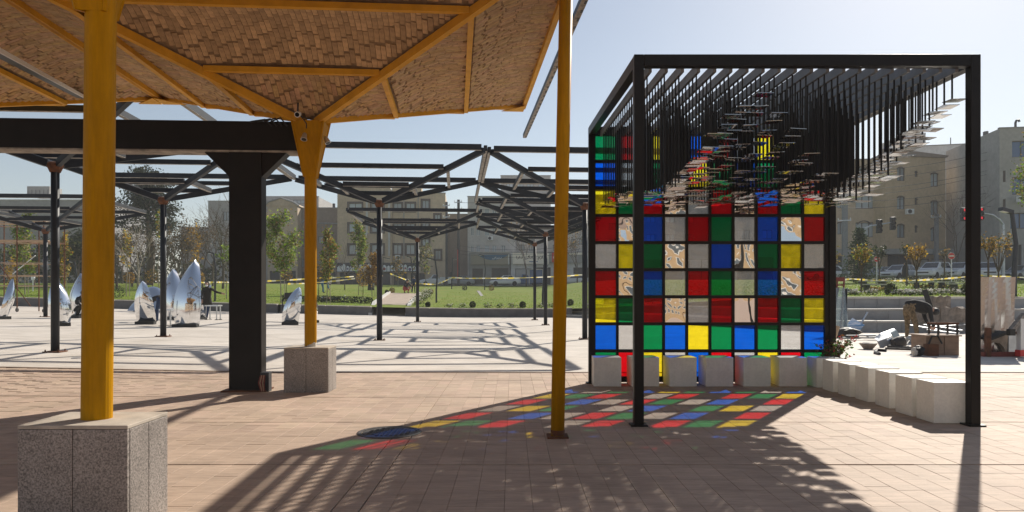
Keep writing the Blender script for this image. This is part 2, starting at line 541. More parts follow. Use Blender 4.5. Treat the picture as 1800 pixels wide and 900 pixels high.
# lawns
lm = MB()
xs = rng(-110, 2.5, 3) + rng(2.5, 13, .6)[1:] + rng(13, 120, 3)[1:]
NR = 44; vs = []
for j in range(NR + 1):
    for x in xs:
        y0 = Yb(x) + .15 + 2.45 * rb(x)
        y = y0 + (Ys(x) - y0) * j / NR
        vs.append((x, y, T(x, y)))
n_ = len(xs)
lm.add(vs, [(j * n_ + i, j * n_ + i + 1, (j + 1) * n_ + i + 1, (j + 1) * n_ + i) for j in range(NR) for i in range(n_ - 1)])
lm.obj('lawn', MAT['lawn'], smooth=True, kind='structure')
sm = MB()
xs = [-690, -300] + rng(-110, 120, 5) + [300, 690]
vs = []
for yk in (0, .5, 1):
    for x in xs:
        y = Ys(x) + .02 + (580 if yk == 1 else 14 * yk)
        vs.append((x, y, 2.7 + .25 * rb(x) - .05))
n_ = len(xs)
sm.add(vs, [(j * n_ + i, j * n_ + i + 1, (j + 1) * n_ + i + 1, (j + 1) * n_ + i) for j in range(2) for i in range(n_ - 1)])
sm.obj('street', MAT['street'], smooth=True, kind='structure')
km = MB()
for x0, x1 in zip(rng(-110, 120, 4)[:-1], rng(-110, 120, 4)[1:]):
    km.beam((x0, Ys(x0), 2.7 + .25 * rb(x0) + .0), (x1, Ys(x1), 2.7 + .25 * rb(x1) + .0), .25, .2)
km.obj('street_kerb', MAT['kerb'], kind='structure')
# grass tufts on the lawns
gm = MB()
cnt = 0
while cnt < 40000:
    Y = random.uniform(25, 75); X = random.uniform(-.72, .75) * Y
    if Y < Yb(X) + .6 + 2.6 * rb(X) or Y > Ys(X) - 1: continue
    if random.random() > (40 / Y) ** 2: continue
    if -10.5 - .02 * Y < X < -5.0 - .05 * (Y - 43) and X > -9 - .1 * (Y - 43): continue
    z = T(X, Y); a = random.uniform(0, 6.28); s_ = random.uniform(.015, .04); h = random.uniform(.03, .07)
    k = random.uniform(.65, 1.35)
    gm.t = (k * random.uniform(.8, 1.3), k, k * random.uniform(.6, 1.2))
    gm.poly((X - s_ * math.cos(a), Y - s_ * math.sin(a), z - .01), (X + s_ * math.cos(a), Y + s_ * math.sin(a), z - .01),
            (X + random.uniform(-.05, .05), Y + random.uniform(-.05, .05), z + h))
    cnt += 1
tag(gm.obj('grass', MAT['grass'], tint=True), 'short green grass blades growing over the park lawns', 'grass', kind='stuff')

# paving tiles of the near plaza
def tile_mb(w_, l_, jit=0.0):
    b = .0012; t = .03
    m = MB()
    x, y = w_ / 2, l_ / 2
    vs = [(-x, -y, -t), (x, -y, -t), (x, y, -t), (-x, y, -t), (-x, -y, -b), (x, -y, -b), (x, y, -b), (-x, y, -b),
          (-x + b, -y + b, 0), (x - b, -y + b, 0), (x - b, y - b, 0), (-x + b, y - b, 0)]
    fs = [(8, 9, 10, 11)]
    for k in range(4):
        k2 = (k + 1) % 4
        fs += [(k, k2, k2 + 4, k + 4), (k + 4, k2 + 4, k2 + 8, k + 8)]
    return m, vs, fs
tiles = []
TW = .182
bands = [YN0, 5.69, 7.59, 9.44, 11.32, YN1]
for bi in range(len(bands) - 1):
    b0, b1 = bands[bi] + .012, bands[bi + 1] - .012
    if b1 - b0 < .2: continue
    half = .76 * b1 + 2.2
    ncol = int(2 * half / TW)
    for c in range(-ncol // 2, ncol // 2 + 1):
        cx = -1.05 + c * TW
        wd = TW - .0022
        if c == 0: wd = TW - .016
        y = b0
        first = random.choice([.19, .376, .28])
        while y < b1 - .01:
            L = first if y == b0 else .376
            L = min(L, b1 - y)
            if b1 - (y + L) < .08: L = b1 - y
            tiles.append((cx, y + L / 2, wd, L - .0022))
            y += L
def tvis(t):
    x, y, wd, L = t
    px = 900 + F * x / y; py = HY + F * CAMH / y
    return 0 < px < 1800 and py < 912
def score(t):
    return t[2] * t[3] * F * F * CAMH / t[1] ** 3
vis = sorted([t for t in tiles if tvis(t)], key=score, reverse=True)[:300]
vset = set(vis)
tm = MB(); mcache = {}
for t in tiles:
    x, y, wd, L = t
    z = g(x, y) + random.uniform(-.0012, .0012)
    if t in vset:
        key = (round(wd, 3), round(L, 2))
        if key not in mcache:
            m, vs, fs = tile_mb(wd, L)
            mcache[key] = m.add(vs, fs).mesh('paving_tile', MAT['tile'])
        o = link('paving_tile', mcache[key], bed)
        o.location = (x, y, z); o.rotation_euler = (random.uniform(-.003, .003), random.uniform(-.004, .004), random.uniform(-.004, .004))
    else:
        m, vs, fs = tile_mb(wd, L)
        k = random.uniform(.9, 1.1)
        tm.t = (k, k * random.uniform(.98, 1.02), k)
        tm.add([(a + x, b + y, c_ + z) for a, b, c_ in vs], fs)
tm.obj('paving_tiles', MAT['tile_far'], parent=bed, tint=True, kind='stuff')
# narrow dark strip between tiles and concrete
dm = MB()
for x0, x1 in zip(rng(-26, 20, 1.5)[:-1], rng(-26, 20, 1.5)[1:]):
    dm.beam((x0, YN1 + .06, g(x0, YN1) - .02), (x1, YN1 + .06, g(x1, YN1) - .02), .09, .055)
dm.obj('edge_strip', MAT['mortar'], kind='structure')
# manhole
mh = thing('manhole_cover', 'round iron manhole cover lying in the paving under the coloured light', 'manhole cover', (-1.21, 7.02, 0))
MB().lathe([(.27, -.02), (.27, .006), (.30, .009), (.315, .006), (.315, -.02)], (-1.21, 7.02, 0), 40).obj('rim', MAT['iron'], mh)
cv = MB().lathe([(.262, -.02), (.262, .005), (0.001, .006)], (-1.21, 7.02, 0), 36)
for i in range(-5, 6):
    for j in range(-5, 6):
        if i * i + j * j < 23:
            cv.box((-1.21 + i * .046, 7.02 + j * .046, .008), (.03, .03, .006))
cv.obj('lid', MAT['iron'], mh)

# ------------------------------------------------------------------ the brick canopies on yellow posts
NX, NY, ZN, ZT, A = -2.86, 10.1, 3.81, 4.98, 3.35
def bulge(e, r):
    t = r / A * 3
    f = t - math.floor(min(t, 2.9999))
    return 0.105 * math.sin(math.pi * min(1, f)) * sst(0.0, .55, r - abs(e)) 
def vz(e, r):
    return ZN + (ZT - ZN) * r / A + bulge(e, r) + .05
def qpt(k, e, r, z):
    # quadrant 0 faces the viewer (-Y), 1 right, 2 back, 3 left
    x, y = [(e, -r), (r, e), (-e, r), (-r, -e)][k]
    return Vector((x, y, z))
random.seed(11)
bricks = []          # (quadrant, e, rc, width, length)
BW, BL = .066, .205
for k in range(4):
    ne = int(2 * A / BW)
    for j in range(ne):
        e = -A + (j + .5) * BW
        for band in range(3):
            r0, r1 = A * band / 3 + .035, A * (band + 1) / 3 - .035
            r = r0 - random.uniform(0, BL)
            while r < r1:
                a, b = max(r + .0035, r0, abs(e) + .05), min(r + BL - .0035, r1)
                if b - a > .05:
                    bricks.append((k, e, (a + b) / 2, BW - random.uniform(.003, .008), b - a))
                r += BL
def brick_frame(k, e, r):
    p = qpt(k, e, r, vz(e, r))
    dr = qpt(k, e, r + .02, vz(e, r + .02)) - qpt(k, e, r - .02, vz(e, r - .02))
    de = qpt(k, e + .02, r, vz(e + .02, r)) - qpt(k, e - .02, r, vz(e - .02, r))
    dr.normalize()
    nrm = dr.cross(de); nrm.normalize()
    if nrm.z > 0: nrm = -nrm
    sd = dr.cross(nrm)
    j = Matrix.Rotation(random.uniform(-.02, .02), 3, nrm) @ Matrix.Rotation(random.uniform(-.022, .022), 3, dr)
    return p + nrm * random.uniform(0.0, .003), j @ Matrix((sd, dr, nrm)).transposed()
def canopy_world(k, e, r):
    p = qpt(k, e, r, vz(e, r))
    q = rotz(TH) @ p
    return q + Vector((NX, NY, 0))
def bvis(b):
    p = canopy_world(b[0], b[1], b[2])
    px, py = 900 + F * p.x / p.y, HY - F * (p.z - CAMH) / p.y
    return b[0] in (0,) and 205 < px < 960 and 5 < py, p.y
cand = [(bvis(b)[1], i) for i, b in enumerate(bricks) if bvis(b)[0]]
cand.sort()
single = set(i for _, i in cand[:300])
def brick_tint():
    k = random.uniform(.84, 1.13)
    return (k, k * random.uniform(.92, 1.04), k * random.uniform(.82, 1.08))
frames_ = [brick_frame(b[0], b[1], b[2]) for b in bricks]
bm_some, bm_all = MB(), MB()
for i, b in enumerate(bricks):
    p, m3 = frames_[i]
    t = brick_tint()
    for mb_ in ((bm_all,) if i in single else (bm_all, bm_some)):
        mb_.t = t
        mb_.box(p, (b[3], b[4], .05), m3)
me_some = bm_some.mesh('vault_bricks', MAT['brick'], tint=True)
me_all = bm_all.mesh('vault_bricks', MAT['brick'], tint=True)
shell = MB()
for k in range(4):
    NE, NRr = 26, 19
    vs, fs = [], []
    for j in range(NRr + 1):
        r = A * j / NRr
        for i in range(NE + 1):
            e = r * (-1 + 2 * i / NE)
            vs.append(qpt(k, e, r, vz(e, r) - .016))
    for j in range(NRr):
        for i in range(NE):
            a = j * (NE + 1) + i
            fs.append((a, a + 1, a + NE + 2, a + NE + 1))
    shell.add(vs, fs)
me_shell = shell.mesh('vault_mortar', MAT['vault_mortar'], smooth=True)
top = MB()
vs = [(0, 0, ZN + .35), (-A, -A, ZT + .27), (A, -A, ZT + .27), (A, A, ZT + .27), (-A, A, ZT + .27)]
top.add(vs, [(0, 1, 2), (0, 2, 3), (0, 3, 4), (0, 4, 1)])
me_top = top.mesh('roof_screed', MAT['vault_mortar'])
def ribs():
    out = []
    for sx, sy in ((-1, -1), (1, -1), (1, 1), (-1, 1)):
        dz = .07 if sy > 0 else 0
        out.append(('hip_rib', MB().beam((sx * .10, sy * .10, ZN - .02 + dz), (sx * (A - .02), sy * (A - .02), ZT - .035 + dz), .075, .10)))
    for t in (1 / 3, 2 / 3):
        r = A * t; z = ZN + (ZT - ZN) * t - .012
        for k in range(4):
            out.append(('purlin', MB().beam(qpt(k, -r + .03, r, z), qpt(k, r - .03, r, z), .07, .07)))
    for k in range(4):
        out.append(('edge_beam', MB().beam(qpt(k, -A + .04, A, ZT - .0), qpt(k, A - .04, A, ZT - .0), .07, .12)))
    for sx, sy in ((-1, -1), (1, -1), (1, 1), (-1, 1)):
        c = Vector((sx * A, sy * A, ZT - .085))
        out.append(('corner_plate', MB().prism([(0, 0), (.42, 0), (0, .42)], c, (-sx, 0, 0), (0, -sy, 0), (0, 0, -.012))))
    return out
RIBS = [(n, m.mesh(n, MAT['yellow_rib'])) for n, m in ribs()]
def brick_canopy(label, x, y, with_single, lean=0.0, plinth=(.31, .25)):
    t = thing('brick_canopy', label, 'canopy', (x, y, 0), TH, 'brick vaulted canopies on yellow posts')
    link('vault_bricks', me_some if with_single else me_all, t, kind='stuff')
    if with_single:
        for i in sorted(single):
            b = bricks[i]; p, m3 = frames_[i]
            o = MB().box((0, 0, 0), (b[3], b[4], .05)).obj('brick', MAT['brick_one'], t, world=False)
            o.location = p; o.rotation_euler = m3.to_euler()
    link('vault_mortar', me_shell, t)
    link('roof_screed', me_top, t)
    for n, m in RIBS:
        link(n, m, t)
    c = MB()
    c.path([(0, 0, .60), (lean, 0, ZN - .05)], .084, 24)
    c.obj('post', MAT['yellow'], t, world=False, smooth=False)
    for p in t.children[-1].data.polygons: p.use_smooth = len(p.vertices) == 4
    ws = MB()
    ws.lathe([(.0856, .603), (.0856, .645), (.0845, .67)], (0, 0, 0), 24)
    for i_ in range(24, 72):
        x_, y_, z_ = ws.v[i_]; k_ = max(0, x_ * .9 - y_ * .5) / .09
        ws.v[i_] = (x_, y_, .628 + (z_ - .628) * (.1 + 1.5 * k_ * random.uniform(.6, 1.2)))
    ws.obj('worn_collar', MAT['worn_white'], t, world=False)
    gp = MB()
    for k in range(4):
        q = rotz(R(45 + 90 * k))
        vs = [(.05, 0, 3.02), (.12, 0, 3.02), (.34, 0, ZN + .06), (.05, 0, ZN + .02)]
        a = [q @ Vector((p[0], -.011, p[2])) for p in vs]; b = [q @ Vector((p[0], .011, p[2])) for p in vs]
        gp.add(a + b, [(0, 1, 2, 3), (7, 6, 5, 4), (0, 4, 5, 1), (1, 5, 6, 2), (2, 6, 7, 3), (3, 7, 4, 0)])
    for k in range(4):       # plates between the gussets close the capital
        q = rotz(R(90 * k))
        vs = [(-.085, .085, 3.02), (.085, .085, 3.02), (.215, .215, ZN - .02), (-.215, .215, ZN - .02)]
        a = [q @ Vector(p) for p in vs]
        gp.poly(*a)
    gp.obj('capital', MAT['yellow'], t, world=False)
    return t
def plinth(t, w_, d_, h, rz=0.0):
    # granite faced block under the post: two slabs to each face, a thin joint between them
    ax = w_ / 2; ay = d_ / 2; q = rotz(rz)
    core = MB().box((0, 0, h / 2 - .01), (w_ - .05, d_ - .05, h - .02), q).obj('plinth', MAT['granite_joint'], t, world=False)
    for s_ in (-1, 1):
        for (c, sz) in (((s_ * .25 * w_, -ay + .0125, h / 2 - .012), (w_ / 2 - .004, .025, h - .024)), ((s_ * .25 * w_, ay - .0125, h / 2 - .012), (w_ / 2 - .004, .025, h - .024)),
                        ((ax - .0125, s_ * .25 * (d_ - .05), h / 2 - .012), (.025, (d_ - .05) / 2 - .004, h - .024)), ((-ax + .0125, s_ * .25 * (d_ - .05), h / 2 - .012), (.025, (d_ - .05) / 2 - .004, h - .024))):
            MB().box(q @ Vector(c), sz, q).obj('granite_slab', MAT['granite'], core, world=False, bev=.003)
    MB().box((0, 0, h - .011), (w_, d_, .022), q).obj('top_slab', MAT['granite_top'], core, world=False, bev=.004)
mid = brick_canopy('brick vaulted canopy on the middle yellow post beside the black beam', NX, NY, True)
plinth(mid, .62, .46, .625, -TH)
lft = brick_canopy('brick vaulted canopy whose thick yellow post stands nearest at left', -2.47, 4.23, False, .03)
plinth(lft, .62, .47, .625, -TH)
u_ = rotz(TH) @ Vector((-2 * A - .02, 0, 0))
far_l = brick_canopy('brick vaulted canopy at upper left edge, its post out of view', NX + u_.x, NY + u_.y, False)
plinth(far_l, .62, .46, .625, -TH)
# anchor plate on the nearest plinth
MB().lathe([(.05, .6255), (.05, .632), (.035, .634), (.001, .634)], (-2.24, 4.16, 0), 20).obj('anchor_plate', MAT['aluminium'], lft, world=False).location = (0, 0, 0)
lft.children[-1].data.transform(Matrix.Translation(Vector((2.47, -4.23, 0))))

# camera and spotlights on the capital
def small_spot(name, label, cat, p, d):
    t = thing(name, label, cat, p)
    d = Vector(d).normalized(); q = d.to_track_quat('Z', 'Y').to_matrix()
    MB().lathe([(.018, -.05), (.03, -.03), (.042, .05), (.045, .055)], p, 14, q).obj('housing', MAT['aluminium'], t)
    MB().lathe([(.036, .056), (.001, .056)], p, 14, q).obj('lens', MAT['glass_lens'], t)
    return t
small_spot('spotlight', 'small grey spotlight on the front of the yellow post capital', 'spotlight', (NX - .01, NY - .27, 3.55), (0, -.5, -1))
small_spot('spotlight', 'small grey spotlight on the right side of the yellow post capital', 'spotlight', (NX + .24, NY - .06, 3.55), (.5, -.1, -1))
cp = (-2.90, 9.62, 3.80)
sc = thing('security_camera', 'white security camera under the brick vault above the yellow post', 'security camera', cp)
q = Vector((.12, -1, -.35)).to_track_quat('Z', 'Y').to_matrix()
MB().lathe([(.032, -.09), (.038, -.08), (.038, .04)], cp, 16, q).obj('housing', MAT['white_plastic'], sc)
MB().lathe([(.030, .041), (.001, .041)], cp, 16, q).obj('lens', MAT['glass_lens'], sc)
MB().tube((cp[0], cp[1], cp[2] + .03), (cp[0], cp[1] + .02, cp[2] + .16), .012, n=8).obj('bracket', MAT['iron'], sc)
MB().path([(cp[0] + .02, cp[1] + .08, cp[2]), (cp[0] + .09, cp[1] + .1, cp[2] - .1), (cp[0] + .06, cp[1] + .2, cp[2] - .14)], .008, 5).obj('cable', MAT['black'], sc)

# leaning yellow post at the right
yp = thing('yellow_post', 'thin leaning yellow steel post standing free before the coloured pavilion', 'post', (.435, 6.8, 0))
pp = MB().path([(.435, 6.8, .012), (.475, 6.82, 2.2), (.545, 6.86, 5.3)], .065, 24).obj('shaft', MAT['yellow'], yp)
for p in pp.data.polygons: p.use_smooth = len(p.vertices) == 4
MB().box((.435, 6.8, .008), (.2, .2, .016)).obj('base_plate', MAT['rust'], yp)
MB().beam((.545, 6.86, 5.25), (.74, 7.0, 5.02), .06, .06).obj('arm', MAT['yellow'], yp)
MB().lathe([(.0665, .02), (.0665, .07)], (.437, 6.8, 0), 20).obj('worn_foot', MAT['rust'], yp)

# light rail high between the posts
rd = rotz(TH) @ Vector((0, 1, 0))
p1 = Vector((.31, 17.4, 5.2)); p0 = p1 - rd * 10.6
rt = thing('steel_rail', 'long grey steel rail hanging high against the sky beside the yellow post', 'rail', p1)
MB().beam(p0, p1, .085, .012).obj('bottom_flange', MAT['rail'], rt)
MB().beam(p0 + Vector((-.038, 0, .05)), p1 + Vector((-.038, 0, .05)), .01, .085).obj('web', MAT['frame_steel'], rt)
pa = MB()
for k in range(36):
    q_ = p0 + (p1 - p0) * (k + .5) / 36
    pa.beam(q_ - rd * .05 + Vector((.02, 0, -.0085)), q_ + rd * .05 + Vector((.02, 0, -.0085)), .03, .004)
pa.obj('lug', MAT['frame_steel'], rt)

# grey light channel under the left canopy, between the two brick roofs
ch = thing('light_channel', 'grey metal lighting channel running under the left brick canopy', 'light fitting', P(70, 130, 8.0))
a, b = P(-30, 78, 6.9), P(146, 172, 12.2)
MB().beam(a, b, .13, .05).obj('channel', MAT['dark_metal'], ch)
MB().beam(a + Vector((.075, 0, -.01)), b + Vector((.075, 0, -.01)), .02, .05).obj('diffuser', MAT['white_plastic'], ch)

# ------------------------------------------------------------------ black portal beam on its square column
pt = thing('steel_portal', 'black steel portal column with a heavy beam behind the yellow posts', 'portal frame', (-3.76, 10.12, 0), R(3.2))
MB().box((0, 0, 1.69), (.45, .24, 3.38)).obj('column', MAT['portal_steel'], pt, world=False, bev=.006)
MB().bx(-10.5, .80, -.13, .13, 3.39, 3.80).obj('beam', MAT['portal_steel'], pt, world=False, bev=.006)
MB().bx(-10.5, .80, -.145, .145, 3.365, 3.388).obj('bottom_flange', MAT['pale_underside'], pt, world=False)
for s_ in (-1, 1):
    MB().prism([(0, 0), (.34, 0), (.0, -.34)], (s_ * .227, -.10, 3.363), (s_, 0, 0), (0, 0, 1), (0, .20, 0)).obj('haunch', MAT['portal_steel'], pt, world=False)
MB().box((0, 0, .01), (.62, .42, .02)).obj('base_plate', MAT['rust'], pt, world=False)
jb = thing('junction_box', 'small open electrical box with loose wires beside the black column', 'junction box', (-3.47, 10.02, 0))
MB().bx(-3.53, -3.41, 9.97, 10.09, .0, .27).obj('case', MAT['dark_metal'], jb)
for k in range(5):
    MB().path([(-3.52 + .015 * k, 9.96, .23), (-3.53 + .02 * k, 9.9, .13), (-3.5 + .012 * k, 9.92, .012)], .008, 5).obj('wire', MAT['plank' if k % 2 else 'red_steel'], jb)
sa = MB()
for k, (dx, dz) in enumerate(((-.9, .02), (-.6, .05), (-.35, .03), (-.2, .06))):
    sa.path([P(478 + k * 9, 222, 10.0), P(466 + k * 9, 210 - k, 9.95), P(440 + k * 12, 214, 9.9)], .012, 5)
cb_ = sa.obj('loose_cable', MAT['black'], loc=P(478, 222, 10.0))
tag(cb_, 'black cable ends lying on top of the black beam by the capital', 'cable')
# ------------------------------------------------------------------ black steel canopy frames across the plaza
HU, HV, ZF = 3.03, 2.68, 5.2
def frame_parts():
    zn = 4.1
    out = []
    cs = [(-HU, -HV), (HU, -HV), (HU, HV), (-HU, HV)]
    for x, y in cs:
        out.append(('hip_beam', MB().beam((x * .04, y * .04, zn + .02), (x * .985, y * .985, ZF - .06), .10, .15)))
    for x, y in cs:
        out.append(('bottom_flange', MB().beam((x * .05, y * .05, zn - .058 + .03), (x * .97, y * .97, ZF - .138), .08, .006)))  # added pale strip, bounce light painted under the hip beam
    for t in (.34, .67, 1.0):
        z = zn + (ZF - zn) * t + .01
        for i in range(4):
            a = cs[i]; b = cs[(i + 1) % 4]
            q = .055 / (t * 3)
            p0 = Vector((a[0] + (b[0] - a[0]) * q, a[1] + (b[1] - a[1]) * q, 0)) * t
            p1 = Vector((b[0] + (a[0] - b[0]) * q, b[1] + (a[1] - b[1]) * q, 0)) * t
            p0.z = p1.z = z
            out.append(('edge_beam' if t == 1.0 else 'purlin', MB().beam(p0, p1, .09, .15 if t == 1.0 else .12)))
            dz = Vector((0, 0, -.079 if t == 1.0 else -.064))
            out.append(('bottom_flange', MB().beam(p0 + dz, p1 + dz, .085, .006)))  # same pale strip under purlins and edge beams, bounce in its colour
    hub = MB().lathe([(.10, zn - .16), (.16, zn - .02), (.16, zn + .03), (.1, zn + .06)], (0, 0, 0), 12)
    out.append(('hub', hub))
    return [(n, m.mesh(n, MAT[{'hub': 'rust', 'bottom_flange': 'pale_underside'}.get(n, 'frame_steel')])) for n, m in out]
FP = frame_parts()
def underside_strips():
    return None
def canopy_frame(label, px, py, X=None, Y=None, r=.082):
    if Y is None:
        Y = F * (4.1 - CAMH) / (HY - py); X = (px - 900) / F * Y
    z = g(X, Y)
    t = thing('canopy_frame', label, 'canopy frame', (X, Y, 0), TH, 'black steel canopy frames standing on the plaza')
    for n, me in FP:
        link(n, me, t)
    c = MB().tube((0, 0, z - .02), (0, 0, 4.05), r, n=18).obj('post', MAT['frame_steel'], t, world=False)
    for p in c.data.polygons: p.use_smooth = len(p.vertices) == 4
    f = MB()
    f.box((0, 0, z + .012), (.34, .34, .024))
    for sx in (-1, 1):
        for sy in (-1, 1):
            f.tube((sx * .13, sy * .13, z), (sx * .13, sy * .13, z + .06), .014, n=6)
    f.obj('foot_plate', MAT['rust'], t, world=False)
    return t
canopy_frame('black canopy frame whose thick post stands left of the near yellow post', 97, 290)
canopy_frame('black canopy frame on the post in front of the big mirror petal', 287, 350)
canopy_frame('large black canopy frame in the middle, between the yellow posts', 667, 355)
canopy_frame('black canopy frame on the post touching the left side of the coloured pavilion', 1028, 360)
canopy_frame('black canopy frame partly behind the leaning yellow post', 0, 0, 1.72, 26.9)
canopy_frame('black canopy frame, its post right of the shop sign in white', 959, 410)
canopy_frame('farthest black canopy frame at right, its slim post crossing the white sign', 940, 428)
canopy_frame('small far black canopy frame by the brick path', 734, 420)
canopy_frame('low black canopy frame at far left behind the scaffold', 80, 405)

# ------------------------------------------------------------------ the coloured pavilion
XL0, XR0, Y0 = 1.314, 4.797, 7.40
XL1, XR1, Y1 = 1.225, 4.905, 10.92
PV = thing('glass_pavilion', 'black steel pavilion with a wall of coloured glass panes and hanging mirror plates', 'pavilion', (3.05, 9.1, 0))
ps = MAT['pavilion_steel']
hp = .05
for (x, y, zt_) in ((XL0, Y0, 3.846), (XR0, Y0, 3.846), (XL1, Y1, 3.93), (XR1, Y1, 3.93)):
    MB().box((x, y, zt_ / 2), (.10, .10, zt_)).obj('post', ps, PV, bev=.004)
    MB().box((x, y, .008), (.17, .17, .016)).obj('base_plate', ps, PV)
def tb(n, a, b, wd, h):
    MB().beam(a, b, wd, h).obj(n, ps, PV, bev=.004)
tb('top_beam', (XL0 + .052, Y0, 3.786), (XR0 - .052, Y0, 3.786), .10, .12)
tb('top_beam', (XL1 + .052, Y1, 3.87), (XR1 - .052, Y1, 3.87), .10, .12)
tb('top_beam', (XL0, Y0 + .052, 3.786), (XL1, Y1 - .052, 3.87), .10, .12)
tb('top_beam', (XR0, Y0 + .052, 3.786), (XR1, Y1 - .052, 3.87), .10, .12)
# glass wall
YP = Y1 + .0
def zpy(py): return zat(py, 10.95)
def xpx(px): return (px - 900) / F * 10.95
GRID = ["GRYCBRCYRG", "BCGBYGBGCB", "YGRMCRMRGY", "RMBCRGCBMR", "CYGMCBMGYC",
        "RMBCRGCBMR", "YGRMCRMRGY", "BCGBYGBGCB", "GRYCBRCYRG"]
CX0, CW, CZ0, CH = 1044.0, 40.55, 237.2, 47.4
NAMES = dict(R='red glass pane', G='green glass pane', B='blue glass pane', Y='yellow glass pane', C='clear grey glass pane', M='warped mirror pane')
pw, phh = CW / F * 10.95, CH / F * 10.95
pane_me = {k: MB().box((0, 0, 0), (pw - .012, .006, phh - .012)).mesh('pane', m) for k, m in PANES.items()}
mm = MB()
NW = 10
random.seed(5)
for side in (-1, 1):
    vs = [((pw - .012) * (i / NW - .5), side * .003, (phh - .012) * (j / NW - .5)) for j in range(NW + 1) for i in range(NW + 1)]
    mm.add(vs, [(j * (NW + 1) + i, j * (NW + 1) + i + 1, (j + 1) * (NW + 1) + i + 1, (j + 1) * (NW + 1) + i) for j in range(NW) for i in range(NW)])
pane_me['M'] = mm.mesh('pane', MAT['pane_mirror'], smooth=True)
for r_, row in enumerate(GRID):
    for c_, k in enumerate(row):
        if k == 'M':
            mm = MB(); aa = random.choice([-1, 1]) * random.uniform(.0028, .0048); b_ = random.uniform(.5, 1.7); c0 = random.uniform(-1.2, 1.2); b2 = random.uniform(.5, 1.3); c1 = random.uniform(-.9, .9)
            NW = 14
            for side in (-1, 1):
                vs = []
                for j in range(NW + 1):
                    for i in range(NW + 1):
                        s_, t_ = i / NW, j / NW
                        vs.append(((pw - .012) * (s_ - .5), side * .003 + aa * math.sin(math.pi * b_ * s_ + c0) * math.sin(math.pi * b2 * t_ + c1 + .8 * s_), (phh - .012) * (t_ - .5)))
                mm.add(vs, [(j * (NW + 1) + i, j * (NW + 1) + i + 1, (j + 1) * (NW + 1) + i + 1, (j + 1) * (NW + 1) + i) for j in range(NW) for i in range(NW)])
            pane_me['M'] = mm.mesh('pane', MAT['pane_mirror'], smooth=True)
        o = link('pane', pane_me[k], PV, label=NAMES[k])
        o.location = Vector((xpx(CX0 + CW * (c_ + .5)), YP + random.uniform(-.003, .003), zpy(CZ0 + CH * (r_ + .5)))) - PV.location
        if k == 'M':
            o.rotation_euler = (R(random.uniform(-3, 1)), 0, R(random.uniform(-4, 4)))
zb, zt2 = zpy(CZ0 + CH * 9), zpy(CZ0)
for c_ in range(11):
    x = xpx(CX0 + CW * c_)
    MB().bx(x - .019, x + .019, YP - .028, YP + .028, zb - .02, zt2 + .012).obj('mullion', ps, PV)
for r_ in range(10):
    z = zpy(CZ0 + CH * r_)
    MB().bx(xpx(CX0) + .0, xpx(CX0 + CW * 10), YP - .024, YP + .024, z - .024, z + .024).obj('transom', ps, PV)
MB().bx(XL1 + .052, XR1 - .052, YP - .03, YP + .03, .02, zb - .024).obj('sill_beam', ps, PV)
MB().bx(xpx(CX0 + CW * 10) + .019, XR1 - .05, YP - .027, YP + .027, zb - .02, 3.81).obj('side_jamb', ps, PV)
# rafters with hanging rods and mirror plates
NRF, NRD = 20, 22
rod_n = 0
random.seed(8)
far_rods, far_plates = MB(), MB()
plate_me = [MB().box((0, 0, 0), (.172, .166, .006)).mesh('mirror_plate', MAT['plate_mirror']) for _ in range(1)][0]
for i in range(NRF):
    u = (i + .5) / NRF
    x0 = XL0 + .05 + (XR0 - XL0 - .1) * u; x1 = XL1 + .05 + (XR1 - XL1 - .1) * u
    zo = 3.70
    rf = MB().beam((x0, Y0 + .052, zo + .04), (x1, Y1 - .052, zo + .12), .034, .095).obj('rafter', MAT['rafter_steel'], PV)
    for j in range(NRD):
        v = (j + (.28 if i % 2 else .72)) / NRD
        y = Y0 + .1 + (Y1 - Y0 - .35) * v
        f = (y - Y0) / (Y1 - Y0)
        x = x0 + (x1 - x0) * f
        uu = (x - XL0) / (XR0 - XL0)
        k_ = (1 - v) ** 2.1
        L = k_ * (.77 - .56 * math.cos(2 * math.pi * (uu - .36) / .61)) + (1 - k_) * 1.05 + random.uniform(-.05, .05)
        ztop = zo - .01 + .08 * f
        zb_ = ztop - L
        if j >= 15:
            far_rods.box((x, y, (ztop + zb_) / 2), (.014, .014, L))
            far_plates.box((x + .03, y, zb_ - .004), (.172, .166, .006), Matrix.Rotation(R(random.uniform(-3, 3)), 3, 'X') @ Matrix.Rotation(R(random.uniform(-3, 3)), 3, 'Y'))
            continue
        rod = MB().box((x, y, (ztop + zb_) / 2), (.014, .014, L)).obj('hanging_rod', ps, PV, loc=(x, y, zb_))
        pl = link('mirror_plate', plate_me, rod)
        pl.location = (.03, .0, -.004)
        pl.rotation_euler = (R(random.uniform(-2.5, 2.5)), R(random.uniform(-2.5, 2.5)), R(random.uniform(-3, 3)))

far_rods.obj('hanging_rods', ps, PV, kind='stuff'); far_plates.obj('mirror_plates', MAT['plate_mirror'], PV, kind='stuff')

